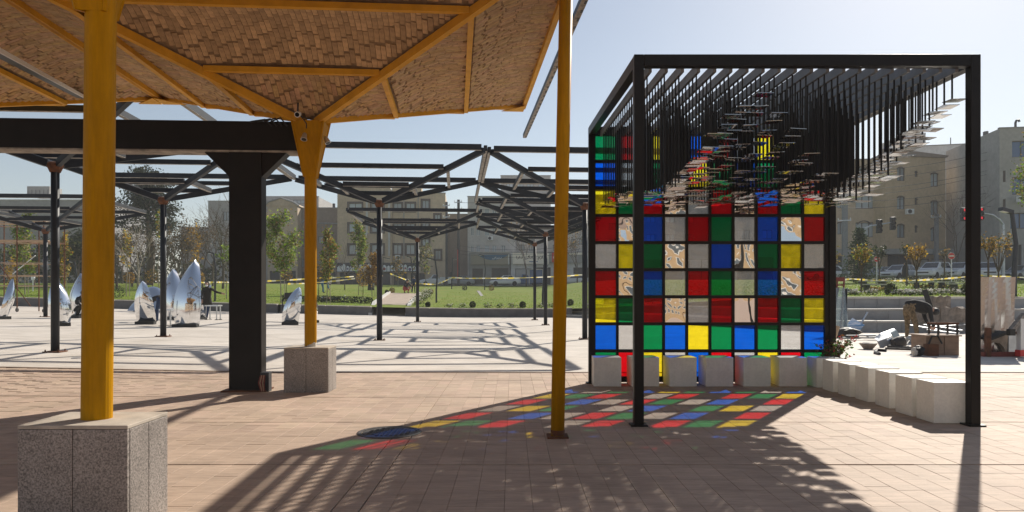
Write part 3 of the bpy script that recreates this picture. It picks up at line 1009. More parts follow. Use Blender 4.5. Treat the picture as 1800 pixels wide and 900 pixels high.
# ------------------------------------------------------------------ white cube seats
CSZ = .385
cube_me = MB().box((0, 0, .215), (.405, .42, .43)).mesh('cube_seat', MAT['cube_white'])
cube_me2 = MB().box((0, 0, .215), (.40, .335, .43)).mesh('cube_seat', MAT['cube_white'])
def cube(x, y, label, rz=0.0, me=None):
    o = link('cube_seat', me or cube_me, label=label, cat='cube seat', group='white cube seats under the pavilion')
    b = o.modifiers.new('bevel', 'BEVEL'); b.width = .006; b.segments = 2
    o.location = (x, y, .004); o.rotation_euler = (0, 0, rz)
yb_ = 10.50
for pxl, pxr, lab in ((1044, 1093, 'white cube seat at the left end of the row under the coloured glass'),
                      (1110, 1158, 'white cube seat partly hidden behind the near left pavilion post'),
                      (1177, 1223, 'white cube seat before the glass wall, next right of the pavilion post'),
                      (1241, 1288, 'white cube seat with bluish shade in the middle of the glass wall row'),
                      (1308, 1353, 'white cube seat under the glass, second from the right end of that row'),
                      (1372, 1417, 'white cube seat at the right end of the row facing the camera')):
    cx = (pxl + pxr) / 2
    cube((cx - 900) / F * yb_, yb_ + .2, lab, R(random.uniform(-1.5, 1.5)))
for k, (Yf, x0, lab) in enumerate(((10.37, 4.44, 'white cube seat in the corner beside the flowering plant'),
                   (9.88, 4.46, 'white cube seat of the side row, just before the corner seat'),
                   (9.42, 4.47, 'white cube seat of the side row, third from the corner'),
                   (8.97, 4.49, 'white cube seat halfway along the side row'),
                   (8.46, 4.49, 'white cube seat of the side row, third from the near post'),
                   (7.91, 4.445, 'white cube seat of the side row, second from the near post'),
                   (7.43, 4.447, 'white cube seat touching the near right pavilion post, nearest of all'))):
    xx = x0 + .2
    if k == 6: xx = 4.42 + .12
    cube(4.447 + .2 if k == 6 else xx, Yf + .168 + (.06 if k == 6 else 0), lab, R(random.uniform(-1, 1)), cube_me2)

# flowering plant at the corner
def leafy(mb, c, rad, n, size, cols, up=.3):
    for _ in range(n):
        while True:
            p = Vector((random.uniform(-1, 1), random.uniform(-1, 1), random.uniform(-1, 1)))
            if p.length < 1: break
        p = Vector((c[0] + p.x * rad[0], c[1] + p.y * rad[1], c[2] + p.z * rad[2]))
        leaf(mb, p, size * random.uniform(.6, 1.3), cols)
def leaf(mb, p, s_, cols):
    a = Vector((random.gauss(0, 1), random.gauss(0, 1), random.gauss(0, .8))).normalized()
    b = a.cross(Vector((random.gauss(0, 1), random.gauss(0, 1), random.gauss(0, 1)))).normalized()
    c = random.choice(cols); k = random.uniform(.7, 1.25)
    mb.t = (c[0] * k, c[1] * k, c[2] * k)
    mb.poly(p - a * s_, p + b * s_ * .5, p + a * s_, p - b * s_ * .5)
random.seed(21)
fp_ = thing('flowering_plant', 'potted plant with green leaves and red flowers beside the coloured wall', 'plant', (4.86, 10.72, 0))
fx, fy = 4.86, 10.72
MB().lathe([(.11, 0), (.16, .26), (.175, .26), (.175, .30), (.15, .30), (.14, .25), (.001, .25)], (fx, fy, 0), 20).obj('pot', MAT['terracotta'], fp_)
st, lv, fl = MB(), MB(), MB()
for k in range(34):
    a = random.uniform(0, 6.28); rr = random.uniform(.08, .34); h = random.uniform(.42, .74)
    e_ = Vector((fx + rr * math.cos(a), fy + rr * math.sin(a) * .8, h))
    m_ = Vector((fx + rr * .4 * math.cos(a), fy + rr * .35 * math.sin(a), .25 + (h - .25) * .65))
    st.path([(fx, fy, .24), m_, e_], [.006, .005, .003], 4)
    for q in range(9):
        p = m_.lerp(e_, random.uniform(-.2, 1.1)) + Vector((random.gauss(0, .03), random.gauss(0, .03), random.gauss(0, .03)))
        leaf(lv, p, random.uniform(.02, .038), [(.05, .13, .02), (.09, .17, .03), (.15, .18, .04), (.16, .07, .03)])
    if k % 2 == 0:
        for q in range(7):
            leaf(fl, e_ + Vector((random.gauss(0, .014), random.gauss(0, .014), random.gauss(0, .012))), .016, [(.5, .02, .04), (.6, .05, .07)])
st.obj('stem', MAT['bark'], fp_); lv.obj('leaves', MAT['leaf'], fp_, tint=True); fl.obj('flowers', MAT['petal'], fp_, tint=True)
# ------------------------------------------------------------------ planter walls, path, marble steps
random.seed(31)
def wall_run(label, pts, th=.35, h=None):
    c = Vector((sum(p[0] for p in pts) / len(pts), sum(p[1] for p in pts) / len(pts), 0))
    t = thing('planter_wall', label, 'wall', c)
    for (x0, y0, z0), (x1, y1, z1) in zip(pts[:-1], pts[1:]):
        b0, b1 = g(x0, y0), g(x1, y1)
        m = MB()
        vs = []
        for (x, y, zt, zb) in ((x0, y0, z0, b0), (x1, y1, z1, b1)):
            vs += [(x, y, zb - .1), (x, y + th, zb - .1), (x, y + th, zt - .05), (x, y, zt - .05)]
        m.add(vs, [(0, 1, 2, 3), (7, 6, 5, 4), (0, 4, 5, 1), (1, 5, 6, 2), (2, 6, 7, 3), (3, 7, 4, 0)])
        m.obj('face', MAT['wall_grey'], t)
        n = max(1, int(abs(x1 - x0) / 1.2))
        for k in range(n):
            a, b = k / n, (k + 1) / n - .008
            p0 = Vector((x0 + (x1 - x0) * a, y0 + th / 2 - .01, z0 + (z1 - z0) * a - .025)); p1 = Vector((x0 + (x1 - x0) * b, y0 + th / 2 - .01, z0 + (z1 - z0) * b - .025))
            MB().beam(p0, p1, th + .06, .05).obj('coping_stone', MAT['wall_cap'], t)
def wz(x): return T(x, 43.2) + .03
wall_run('long low grey planter wall behind the mirror petals at left', [(-32, 43, wz(-32)), (-24, 43, wz(-24)), (-17, 43, wz(-17)), (-14.2, 43, wz(-14.2))])
wall_run('low grey planter wall behind the parked motorbike', [(-14.0, 43, wz(-14)), (-8.5, 43, wz(-8.5))])
wall_run('low grey planter wall right of the brick path, below the lawn', [(-6.4, 42.7, wz(-6.4)), (-2, 42.7, wz(-2)), (2.5, 42.7, wz(2.5)), (3.6, 42.6, wz(3.6))])
# path ramp
pmb = MB()
vs = []
N = 20
for i in range(N + 1):
    y = 42.9 + (66 - 42.9) * i / N
    cx = -7.45 - 2.5 * i / N; hw = .98 + .3 * i / N
    for s_ in (-1, 1):
        x = cx + s_ * hw
        z = T(x, y) + .03
        if y < 46: z = g(x, 43) + (z - g(x, 43)) * sst(42.8, 46.5, y)
        vs.append((x, y, z))
pmb.add(vs, [(2 * i, 2 * i + 1, 2 * i + 3, 2 * i + 2) for i in range(N)])
pmb.obj('path', MAT['path'], kind='structure')
for s_, nm in ((0, 'left'), (1, 'right')):
    kb = thing('path_kerb', 'pale stone kerb along the %s side of the brick path' % nm, 'kerb', vs[s_])
    for i in range(N):
        a, b = Vector(vs[2 * i + s_]), Vector(vs[2 * i + 2 + s_])
        o_ = Vector(((-1 if s_ == 0 else 1) * .13, 0, .06))
        MB().beam(a + o_, b + o_ - (b - a) * .02, .22, .16).obj('kerb_stone', MAT['kerb'], kb)
# marble steps following the curve of the plaza edge
ms = thing('marble_steps', 'three tiers of curved grey marble steps below the right lawn', 'steps', (12, 27, 0))
curve = []
x = 2.6
while x < 24:
    curve.append(Vector((x, Yb(x), 0)))
    sl_ = (Yb(x + .01) - Yb(x - .01)) / .02
    x += .88 / math.sqrt(1 + sl_ * sl_)
for tier in range(3):
    off = .86 * tier
    for i in range(len(curve) - 1):
        def offp(k):
            a = curve[max(0, k - 1)]; b = curve[min(len(curve) - 1, k + 1)]
            d = (b - a).normalized(); nrm = Vector((-d.y, d.x, 0))
            if nrm.y < 0: nrm = -nrm
            return curve[k] + nrm * off, nrm
        (a, na), (b, nb) = offp(i), offp(i + 1)
        gap = (b - a) * .006
        a, b = a + gap, b - gap
        hgt = .42 * sst(2.4, 6, a.x) if True else .42
        hgt = max(.17, hgt)
        zt_ = hgt * (tier + 1) + random.uniform(-.004, .004); zb_ = hgt * tier - .03
        m = MB()
        q = [a, b, b + nb * .07, a + na * .07]
        m.add([(p.x, p.y, zb_) for p in q] + [(p.x, p.y, zt_ - .065) for p in q],
              [(3, 2, 1, 0), (4, 5, 6, 7), (0, 1, 5, 4), (1, 2, 6, 5), (2, 3, 7, 6), (3, 0, 4, 7)])
        m.obj('marble_slab', MAT['marble'], ms)
        m = MB()
        q = [a - na * .03, b - nb * .03, b + nb * (.95 if tier < 2 else .45), a + na * (.95 if tier < 2 else .45)]
        m.add([(p.x, p.y, zt_ - .06) for p in q] + [(p.x, p.y, zt_) for p in q],
              [(3, 2, 1, 0), (4, 5, 6, 7), (0, 1, 5, 4), (1, 2, 6, 5), (2, 3, 7, 6), (3, 0, 4, 7)])
        m.obj('tread_slab', MAT['marble_top'], ms)

# ------------------------------------------------------------------ trees and plants
def branch_tree(mb, p, d, L, r, depth, tips, spread=.5, up=.15, n=5, kids=3):
    steps = 3
    pts = [p]; rs = [r]; q = p.copy(); dd = d.copy()
    for i in range(steps):
        dd = (dd + Vector((random.gauss(0, .12), random.gauss(0, .12), random.gauss(0, .06) + up * .3))).normalized()
        q = q + dd * (L / steps)
        pts.append(q.copy()); rs.append(r * (1 - .38 * (i + 1) / steps))
    mb.path(pts, rs, n if depth > 1 else 3, caps=False)
    if depth == 0:
        tips.append((q, dd)); return
    for k in range(kids):
        t = random.uniform(.45, 1.0) if k else 1.0
        base = pts[min(steps, max(1, int(t * steps + .5)))]
        nd = (dd + Vector((random.gauss(0, spread), random.gauss(0, spread), random.gauss(0, spread * .5) + up))).normalized()
        branch_tree(mb, base, nd, L * random.uniform(.55, .85), r * .55, depth - 1, tips, spread, up, n, kids)
GREEN = [(.10, .19, .015), (.17, .28, .025), (.27, .37, .04), (.10, .12, .025)]
MIXED = [(.15, .22, .03), (.24, .25, .05), (.30, .20, .06), (.09, .11, .025), (.40, .36, .16)]
YELLOW = [(.62, .40, .03), (.45, .27, .03), (.26, .17, .05), (.16, .10, .03)]
ORANGE = [(.34, .19, .04), (.24, .14, .04), (.42, .25, .04), (.13, .09, .03)]
OLIVE = [(.05, .06, .02), (.08, .085, .03), (.035, .045, .018)]
DARK = [(.018, .032, .012), (.03, .045, .016), (.012, .022, .01), (.05, .06, .02)]
CEDAR = [(.045, .075, .03), (.07, .10, .04), (.03, .055, .022)]
def young_tree(label, px, Y, ytop, yc0, wpx, cols, n=420, size=.09, seed=0, stake=True, base=None, cat='tree', group=None, trunk=.035, rb_=None):
    """a slim young tree: ytop..yc0 is the crown in photograph pixels, wpx its width"""
    random.seed(seed)
    p = LX(px, Y) if base is None else base
    Y = p.y
    zt, zc, rw = zat(ytop, Y), zat(yc0, Y), wpx / 2 / F * Y
    t = thing('young_tree', label, cat, p, group=group)
    tr = MB()
    pts = [p + Vector((random.gauss(0, .03) * k, random.gauss(0, .03) * k, (zt - .25 * (zt - zc) - p.z) * k / 5)) for k in range(6)]
    tr.path([p + Vector((0, 0, -.05))] + pts[1:], [trunk * (1 - .13 * k) for k in range(6)], 6)
    cr = MB()
    nb = 16
    for k in range(nb):
        h = zc + (zt - zc) * (k + .3) / nb * .95
        f = (h - zc) / (zt - zc)
        wd = rw * (math.sin(math.pi * min(1, .18 + .82 * f)) ** .7) * random.uniform(.55, 1.15)
        a = random.uniform(0, 6.28)
        s0 = Vector((p.x, p.y, max(pts[1].z, h - .25 * (zt - zc) / 2)))
        e = Vector((p.x + wd * math.cos(a), p.y + wd * math.sin(a), h + .12 * (zt - zc)))
        tr.path([s0, s0.lerp(e, .5) + Vector((0, 0, -.03)), e], [trunk * .35, trunk * .25, .006], 3, caps=False)
        for q in range(int(1.4 * n / nb)):
            c = s0.lerp(e, random.uniform(.35, 1.08)) + Vector((random.gauss(0, 1), random.gauss(0, 1), random.gauss(0, 1))) * (rw * .2)
            leaf(cr, c, size * random.uniform(.6, 1.3), cols)
    tr.obj('trunk', MAT['bark_pale'], t)
    cr.obj('crown', MAT['leaf'], t, tint=True)
    if stake:
        MB().tube(p + Vector((.25, -.05, -.1)), p + Vector((.22, -.04, 1.5)), .022, n=5).obj('stake', MAT['stake'], t)
    return t
Y_ = 50
young_tree('young tree with green and yellow leaves behind the scaffold', 44, 47, 374, 478, 40, MIXED + GREEN, 1500, .095, 1)
young_tree('slim yellowing young tree just right of the far left black post', 112, 48, 412, 500, 22, YELLOW + MIXED, 800, .095, 2)
young_tree('tiny yellow tree at the left edge behind the scaffold', 20, 48, 455, 505, 22, YELLOW, 260, .08, 3)
young_tree('sparse yellowish sapling right of the near yellow post', 222, 48, 405, 470, 24, MIXED + YELLOW, 300, .08, 4)
young_tree('thin tall sapling with few yellow leaves beside the post of the big petal', 279, 47, 368, 420, 14, YELLOW + GREEN, 150, .08, 5)
young_tree('thin sapling with orange leaf tufts above the woman in black', 343, 48, 396, 470, 26, ORANGE + YELLOW, 260, .08, 6)
young_tree('bushy sapling with fresh green leaves right of the black column', 494, 44.6, 378, 472, 58, GREEN + MIXED + [(.3, .42, .04)], 2200, .095, 7, trunk=.04)
young_tree('slim green and brown sapling right of the middle yellow post', 574, 45.5, 406, 490, 34, GREEN + MIXED + ORANGE, 1200, .095, 8)
young_tree('slim green topped sapling left of the middle black post', 630, 60, 393, 470, 32, GREEN + MIXED, 1200, .11, 9)
young_tree('orange leaved young tree next to the middle black post', 654, 58, 448, 500, 30, ORANGE, 800, .11, 10)
young_tree('faint olive tree before the beige apartment block', 748, 92, 430, 478, 34, OLIVE + MIXED, 420, .16, 11, stake=False, trunk=.07)
young_tree('small green sapling at the left side of the black column', 398, 48, 430, 458, 26, GREEN, 140, .08, 12)
young_tree('olive young tree over the shop banner', 700, 88, 455, 490, 24, OLIVE + YELLOW, 240, .13, 13, stake=False, trunk=.05)
def ball_tree(label, px, Y, yc, rpx, cols, n=500, seed=0, stem=True, aspect=1.15, group=None, size=.07, cat='tree', name='ball_tree'):
    random.seed(seed)
    p = LX(px, Y); rw = rpx / F * Y; zc = zat(yc, Y)
    if not stem: zc = p.z + rw * aspect * .82
    t = thing(name, label, cat, p, group=group)
    if stem:
        MB().path([p, (p.x + .02, p.y, zc)], [.035, .02], 6).obj('trunk', MAT['bark'], t)
    cr = MB()
    for _ in range(n):
        a = random.uniform(0, 6.28); zz = random.uniform(-1, 1); q = math.sqrt(1 - zz * zz)
        s_ = random.uniform(.55, 1.02) if random.random() < .4 else random.uniform(.85, 1.04)
        s_ *= 1 + .1 * math.sin(3 * a + seed) * q
        c = Vector((p.x + rw * s_ * q * math.cos(a), p.y + rw * s_ * q * math.sin(a), zc + rw * aspect * s_ * zz))
        leaf(cr, c, size * random.uniform(.6, 1.3), cols)
    cr.obj('crown', MAT['leaf'], t, tint=True)
ball_tree('round orange clipped tree beyond the lawn, left of the bare trees', 228, 56, 488, 9, ORANGE, 420, 41)
ball_tree('round brown clipped tree above the blue curved mirror piece', 268, 58, 486, 11, ORANGE + OLIVE, 420, 42)
ball_tree('round orange clipped tree behind the tip of the big petal', 348, 56, 488, 11, ORANGE + YELLOW, 420, 43)
ball_tree('round brown clipped tree behind the bushy sapling', 503, 58, 482, 10, ORANGE + OLIVE, 420, 44)
ball_tree('brown clipped tree touching the right side of the middle yellow post', 560, 56, 478, 13, ORANGE + OLIVE, 460, 45)
ball_tree('orange drooping bush tree under the green topped sapling', 638, 58, 486, 12, YELLOW + ORANGE, 500, 46, aspect=1.5)
TOP = DARK + OLIVE
def topiary(label, px, Y, rpx, seed, cols=TOP, aspect=1.1, n=420):
    ball_tree(label, px, Y, 0, rpx, cols, n, seed, False, aspect, 'clipped round shrubs on the lawns', .05, 'shrub', 'round_shrub')
topiary('dark green clipped ball shrub at the front of the right lawn', 1566, 30.5, 10, 61)
topiary('dark clipped ball shrub partly behind the near right pavilion post', 1702, 30.0, 11, 62)
topiary('clipped cone shrub before the white cars, right of the vase shaped tree', 1663, 52, 9, 63, OLIVE, 1.35)
topiary('small clipped shrub behind the bench beside the no entry sign', 1549, 50, 7, 64)
topiary('clipped shrub behind the walking woman in black on the right', 1598, 50, 8, 65, OLIVE)
topiary('dark shrub hidden below the cedar', 1510, 55, 12, 66, DARK, .9)
topiary('small round shrub on the lawn in front of the tilted board', 831, 44.6, 5.5, 67)
topiary('small round shrub on the lawn near the two slim black posts', 919, 44.4, 5.5, 68)
topiary('small shrub at the right edge of the path, below the lamp', 752, 44.6, 4.5, 69)
topiary('brown shrub at the top left of the path', 689, 66, 5, 70, ORANGE + OLIVE)
topiary('brown shrub at the top right of the path', 757, 66, 4.5, 71, ORANGE + OLIVE)
topiary('tiny round shrub left of the path top', 680, 64, 3.5, 72)
topiary('round shrub on the lawn crest before the parked sedan', 864, 80, 5, 73, ORANGE + OLIVE)
topiary('shrub on the lawn crest left of the lamp', 817, 80, 4.5, 74, DARK)
topiary('round shrub just left of the coloured pavilion', 1003, 46, 5.5, 75)
topiary('dark shrub by the far left planter wall', 205, 46, 12, 76, DARK, 1.0)
# big dark pine
def pine(label, px, Y, ytop, ybase_crown, wpx, seed):
    random.seed(seed)
    p = LX(px, Y); zt, zc, rw = zat(ytop, Y), zat(ybase_crown, Y), wpx / 2 / F * Y
    t = thing('pine_tree', label, 'tree', p)
    tr, cr = MB(), MB()
    tr.path([p, p + Vector((.2, 0, (zc - p.z) * .6)), Vector((p.x - .2, p.y, zc + (zt - zc) * .5)), Vector((p.x, p.y, zt - .4))], [.42, .34, .22, .05], 8)
    for k in range(46):
        f = random.random() ** .8
        h = zc + (zt - zc) * f * .95
        a = random.uniform(0, 6.28)
        wd = rw * (1 - .75 * f ** 1.4) * random.uniform(.45, 1.05)
        s0 = Vector((p.x, p.y, h - .3)); e = Vector((p.x + wd * math.cos(a), p.y + wd * math.sin(a), h + random.uniform(-.1, .9)))
        tr.path([s0, s0.lerp(e, .6) + Vector((0, 0, -.15)), e], [.10, .06, .02], 4, caps=False)
        for c_ in range(4):
            cc = s0.lerp(e, random.uniform(.55, 1.05)) + Vector((random.gauss(0, .4), random.gauss(0, .4), random.gauss(.1, .25)))
            for q in range(44):
                v = Vector((random.gauss(0, .42), random.gauss(0, .42), random.gauss(0, .26)))
                leaf(cr, cc + v, random.uniform(.09, .2), DARK)
    tr.obj('trunk', MAT['bark'], t); cr.obj('crown', MAT['needle'], t, tint=True)
pine('big dark pine tree behind the second black post', 262, 72, 298, 420, 140, 81)
pine('dark bushy pine hidden behind the far left black posts', 150, 78, 400, 490, 90, 82)
# cedar
def cedar(label, px, Y, ytop, wpx, seed):
    random.seed(seed)
    p = LX(px, Y); zt, rw = zat(ytop, Y), wpx / 2 / F * Y
    t = thing('cedar_tree', label, 'tree', p)
    tr, cr = MB(), MB()
    tr.path([p, Vector((p.x, p.y, zt))], [.16, .02], 7)
    n = 60
    for k in range(n):
        f = (k + .5) / n
        h = p.z + .5 + (zt - p.z - .5) * f
        wd = rw * (1 - f) ** .75 * random.uniform(.6, 1.15) + .1
        a = k * 2.4 + random.uniform(-.4, .4)
        s0 = Vector((p.x, p.y, h)); e = Vector((p.x + wd * math.cos(a), p.y + wd * math.sin(a), h + .12 - .12 * wd))
        tr.path([s0, e], [.03, .008], 3, caps=False)
        for q in range(60):
            u = random.uniform(.15, 1.03)
            c = s0.lerp(e, u) + Vector((random.gauss(0, .11 + .05 * wd), random.gauss(0, .11 + .05 * wd), random.gauss(-.06, .07)))
            leaf(cr, c, random.uniform(.05, .12), CEDAR)
    tr.obj('trunk', MAT['bark'], t); cr.obj('crown', MAT['needle'], t, tint=True)
cedar('young green cedar right of the coloured glass wall', 1512, 56, 402, 66, 83)
# small vase shaped trees of the right lawn
def vase_tree(label, px, Y, ytop, wpx, cols, seed, n=150, size=.06, branch_at=.45, dense=1.0):
    random.seed(seed)
    p = LX(px, Y); zt = zat(ytop, Y); rw = wpx / 2 / F * Y
    t = thing('vase_tree', label, 'tree', p)
    tr, cr = MB(), MB()
    zs_ = p.z + (zt - p.z) * branch_at
    tr.path([p + Vector((0, 0, -.03)), Vector((p.x + .01, p.y, zs_))], [.045, .036], 7)
    tips = []
    for k in range(9):
        a = k * 2.4 + random.uniform(-.3, .3); f = random.uniform(.45, 1.0)
        e = Vector((p.x + rw * f * math.cos(a), p.y + rw * f * math.sin(a), zs_ + (zt - zs_) * random.uniform(.7, 1.0)))
        s0 = Vector((p.x, p.y, zs_))
        m_ = s0.lerp(e, .5) + Vector((0, 0, -.05))
        tr.path([s0, m_, e], [.02, .014, .006], 4, caps=False)
        for q in range(int(1.6 * n / 9)):
            c = m_.lerp(e, random.uniform(.3, 1.1)) + Vector((random.gauss(0, 1), random.gauss(0, 1), random.gauss(0, 1))) * (.1 * dense)
            leaf(cr, c, size * random.uniform(.6, 1.3), cols)
    tr.obj('trunk', MAT['bark'], t); cr.obj('crown', MAT['leaf'], t, tint=True)
vase_tree('vase shaped small tree with golden leaves in the middle of the right lawn', 1611, 33, 433, 34, YELLOW + ORANGE, 91, 260)
vase_tree('small golden leaved tree in front of the cedar', 1514, 33, 436, 30, YELLOW + MIXED, 92, 420)
vase_tree('small dark leaved tree behind the no entry sign by the cedar', 1546, 50, 432, 26, OLIVE + DARK, 93, 200, .08)
vase_tree('thin nearly bare small tree left of the second no entry sign', 1660, 47, 438, 18, OLIVE + ORANGE, 94, 60, .06, .75)
vase_tree('small brown leaved tree above the steel sheet, left of its twin', 1737, 30, 418, 24, ORANGE + OLIVE, 95, 240, .05, .6)
vase_tree('small brown leaved tree above the steel sheet, right of its twin', 1755, 31, 412, 40, ORANGE + YELLOW + OLIVE, 96, 300, .05, .35)
vase_tree('yellow leaved shoot beside the right edge of the glass wall', 1464, 36, 440, 16, YELLOW + MIXED, 97, 160, .05)
vase_tree('small tree with dark leaves behind the vase shaped golden tree', 1594, 46, 434, 16, DARK + OLIVE, 98, 140, .07, .7)
young_tree('green branch tips of a street tree at the right edge', 1812, 30, 232, 356, 56, GREEN + MIXED, 900, .06, 99, stake=False, trunk=.06)
# bare trees
def bare_tree(label, px, Y, ytop, seed, depth=4, r=.10, spread=.42, group=None, mat='bark', leaves=None, kids=3):
    random.seed(seed)
    p = LX(px, Y); H = zat(ytop, Y) - p.z
    t = thing('bare_tree', label, 'tree', p, group=group)
    tr = MB(); tips = []
    tr.path([p + Vector((0, 0, -.1)), p + Vector((random.gauss(0, .05), 0, H * .3))], [r, r * .8], 6)
    for k in range(3):
        d = Vector((random.gauss(0, .35), random.gauss(0, .35), 1)).normalized()
        branch_tree(tr, p + Vector((0, 0, H * (.22 + .05 * k))), d, H * .36, r * .6, depth - 1, tips, spread, .18, 5, kids)
    tr.obj('trunk', MAT[mat], t)
    if leaves:
        cr = MB()
        for q, d in tips:
            for _ in range(leaves[1]):
                leaf(cr, q + Vector((random.gauss(0, .25), random.gauss(0, .25), random.gauss(0, .25))), leaves[2] * random.uniform(.6, 1.3), leaves[0])
        cr.obj('crown', MAT['leaf'], t, tint=True)
    return t
bare_tree('bare pale barked tree with a forked crown left of the big petal', 243, 50, 402, 101, 4, .09, .5, mat='bark_pale')
bare_tree('tall bare tree left of the black column', 392, 66, 352, 102, 5, .13, .45)
bare_tree('bare winter tree in front of the tall blank wall at right', 1682, 78, 352, 103, 5, .12, .5)
G_ = 'leafless park trees beyond the lawn at left'
for k, (px, Y, yt) in enumerate(((205, 62, 425), (232, 66, 415), (256, 60, 432), (290, 64, 420), (312, 68, 410), (330, 62, 428), (356, 66, 416), (374, 72, 400), (300, 78, 418), (410, 70, 410), (215, 80, 420), (345, 82, 405))):
    bare_tree('leafless dark park tree beyond the left lawn, %s' % ('left of the white petal', 'behind the orange clipped tree', 'behind the mirror dome', 'just right of the second black post', 'right of the second post, farther back', 'behind the big petal tip', 'above the woman in black', 'left of the tall bare tree', 'under the big pine', 'half behind the black column', 'at the near yellow post, farthest back', 'behind the orange tufted sapling')[k], px, Y, yt, 110 + k, 4, .11, .48, G_,
              leaves=([(.05, .045, .03), (.09, .07, .04), (.14, .09, .04)], 7, .10))
for k, (px, Y, yt) in enumerate(((138, 62, 430), (95, 66, 440), (60, 70, 436), (175, 70, 420))):
    bare_tree('dark sparse leaved tree %s' % ('just left of the near yellow post', 'behind the far left black post', 'behind the scaffold uprights', 'hidden behind the near yellow post')[k], px, Y, yt, 130 + k, 4, .11, .5, 'dark trees behind the scaffold', leaves=(DARK + OLIVE, 16, .14))
bare_tree('bare thin tree at the left of the green topped sapling', 606, 70, 420, 140, 4, .06, .4)
bare_tree('brown leaved street tree over the white shop sign', 925, 98, 402, 141, 4, .10, .5, leaves=(ORANGE, 5, .12))
bare_tree('brown leaved street tree at the left side of the pavilion', 1015, 98, 420, 142, 4, .10, .5, leaves=(ORANGE + OLIVE, 6, .12))
# hedge mass far behind the left trees
random.seed(150)
hm = MB()
for _ in range(5200):
    px = random.uniform(-40, 460); Y = random.uniform(84, 90)
    p = LX(px, Y); h = 3.4 + 1.3 * math.sin(px * .05) + .8 * math.sin(px * .13 + 1)
    leaf(hm, p + Vector((0, 0, random.uniform(0, h))), random.uniform(.15, .35), OLIVE + DARK + [(.09, .07, .045)])
tag(hm.obj('far_shrubbery', MAT['leaf'], tint=True), 'dark tangled shrubbery filling the background of the left park', 'shrubbery', kind='stuff')
# rose bushes
def rose_bush(label, p, rw, h, seed, white=True, group='white rose bushes along the lawns', nf=16):
    random.seed(seed)
    t = thing('rose_bush', label, 'rose bush', p, group=group)
    lv, fl = MB(), MB()
    for _ in range(int(70 + 60 * rw)):
        c = Vector((p.x + random.gauss(0, rw * .5), p.y + random.gauss(0, rw * .4), p.z + abs(random.gauss(h * .45, h * .3))))
        leaf(lv, c, random.uniform(.03, .07), [(.05, .09, .02), (.08, .12, .03), (.11, .10, .04)])
    lv.obj('leaves', MAT['leaf'], t, tint=True)
    for _ in range(nf):
        c = Vector((p.x + random.gauss(0, rw * .5), p.y + random.gauss(0, rw * .4), p.z + random.uniform(.4, 1.05) * h))
        fl.t = (.75, .72, .66) if white else (.6, .42, .03)
        fl.blob(c, (.045, .045, .035), .15, 5, 3)
    f = fl.obj('blossoms', MAT['petal'], t, tint=True, kind='stuff')
ORD = ['first', 'second', 'third', 'fourth', 'fifth', 'sixth', 'seventh', 'eighth', 'ninth', 'tenth', 'eleventh', 'twelfth', 'thirteenth']
k = 0
for px, Y in ((1488, 31), (1500, 30), (1532, 30.5), (1580, 30), (1597, 30), (1606, 29.6), (1622, 30), (1632, 29.8), (1640, 30.5), (1658, 30), (1676, 30), (1690, 30.6)):
    rose_bush('low white rose bush on the front edge of the right lawn, %s from left' % ORD[k], LX(px, Y), .30, .24, 200 + k, nf=30); k += 1
for px, Y in ((1540, 54), (1558, 53), (1575, 54), (1586, 52), (1612, 54), (1625, 56), (1640, 54), (1688, 52), (1712, 50)):
    rose_bush('white rose bush of the rear row before the parked cars, %s from left' % ORD[k - 12], LX(px, Y), .55, .42, 220 + k, group='white rose bushes before the cars'); k += 1
for i in range(13):
    f = i / 12
    y = 44.2 + 19 * f; x = -7.45 - 2.5 * (y - 42.9) / 23.1 + 1.55 + .3 * f
    rose_bush('white rose bush along the right side of the brick path, %s from the plaza' % ORD[i], Vector((x + random.uniform(0, .5), y, T(x, y))), .4, .6, 240 + k, group='white rose bushes beside the path', nf=12); k += 1
for i, px in enumerate((790, 812, 858, 880, 900, 950, 968, 985)):
    rose_bush('low rose bush behind the middle planter wall, %s from left' % ORD[i], LX(px, 43.8), .3, .3, 260 + k, group='rose bushes behind the middle planter wall', nf=5); k += 1
for i, (px, Y) in enumerate(((1530, 35), (1545, 34.6), (1552, 35), (1618, 40), (1632, 40), (1660, 40), (1690, 36))):
    rose_bush('patch of yellow flowers by a bench of the right lawn, %s from left' % ORD[i], LX(px, Y), .5, .22, 280 + k, False, 'yellow flower patches on the right lawn', 22); k += 1
# ------------------------------------------------------------------ street furniture
def lamp_post(label, p, h, arm, r=.06, lean=.0):
    t = thing('street_lamp', label, 'street lamp', p)
    b = Vector(p)
    k = b + Vector((.02 * h, 0, h * .62)); tp = b + Vector((-.03 * h * (1 if arm < 0 else -1), 0, h))
    MB().path([b, b + Vector((0, 0, h * .3)), k, tp], [r, r, r * .9, r * .8], 8).obj('pole', MAT['dark_metal'], t)
    e = tp + Vector((arm, -.1, -.28 * abs(arm) if arm > 0 else .18 * abs(arm)))
    MB().beam(tp + Vector((0, 0, -.02)), e, r * 2.2, r * 1.4).obj('arm', MAT['dark_metal'], t)
    MB().beam(tp.lerp(e, .45) + Vector((0, 0, -.045 - r * .4)), tp.lerp(e, .95) + Vector((0, 0, -.045 - r * .4)), r * 1.8, .03).obj('lamp_head', MAT['white_plastic'], t)
def lamp_px(label, px, Y, ytop, armpx):
    p = LX(px, Y); lamp_post(label, p, zat(ytop, Y) - p.z, armpx / F * Y, .1 if Y < 35 else .065)
lamp_px('bent dark street lamp at the top of the brick path', 724, 70, 452, -7)
lamp_px('bent dark street lamp in the rose row right of the path', 767, 50, 456, -15)
lamp_px('slim dark street lamp between the path and the blue shop sign', 794, 84, 453, 7)
lamp_px('dark street lamp in front of the blue and tan shop sign', 852, 82, 449, -8)
lamp_px('dark street lamp left of the black column behind the woman', 378, 45, 445, -8)
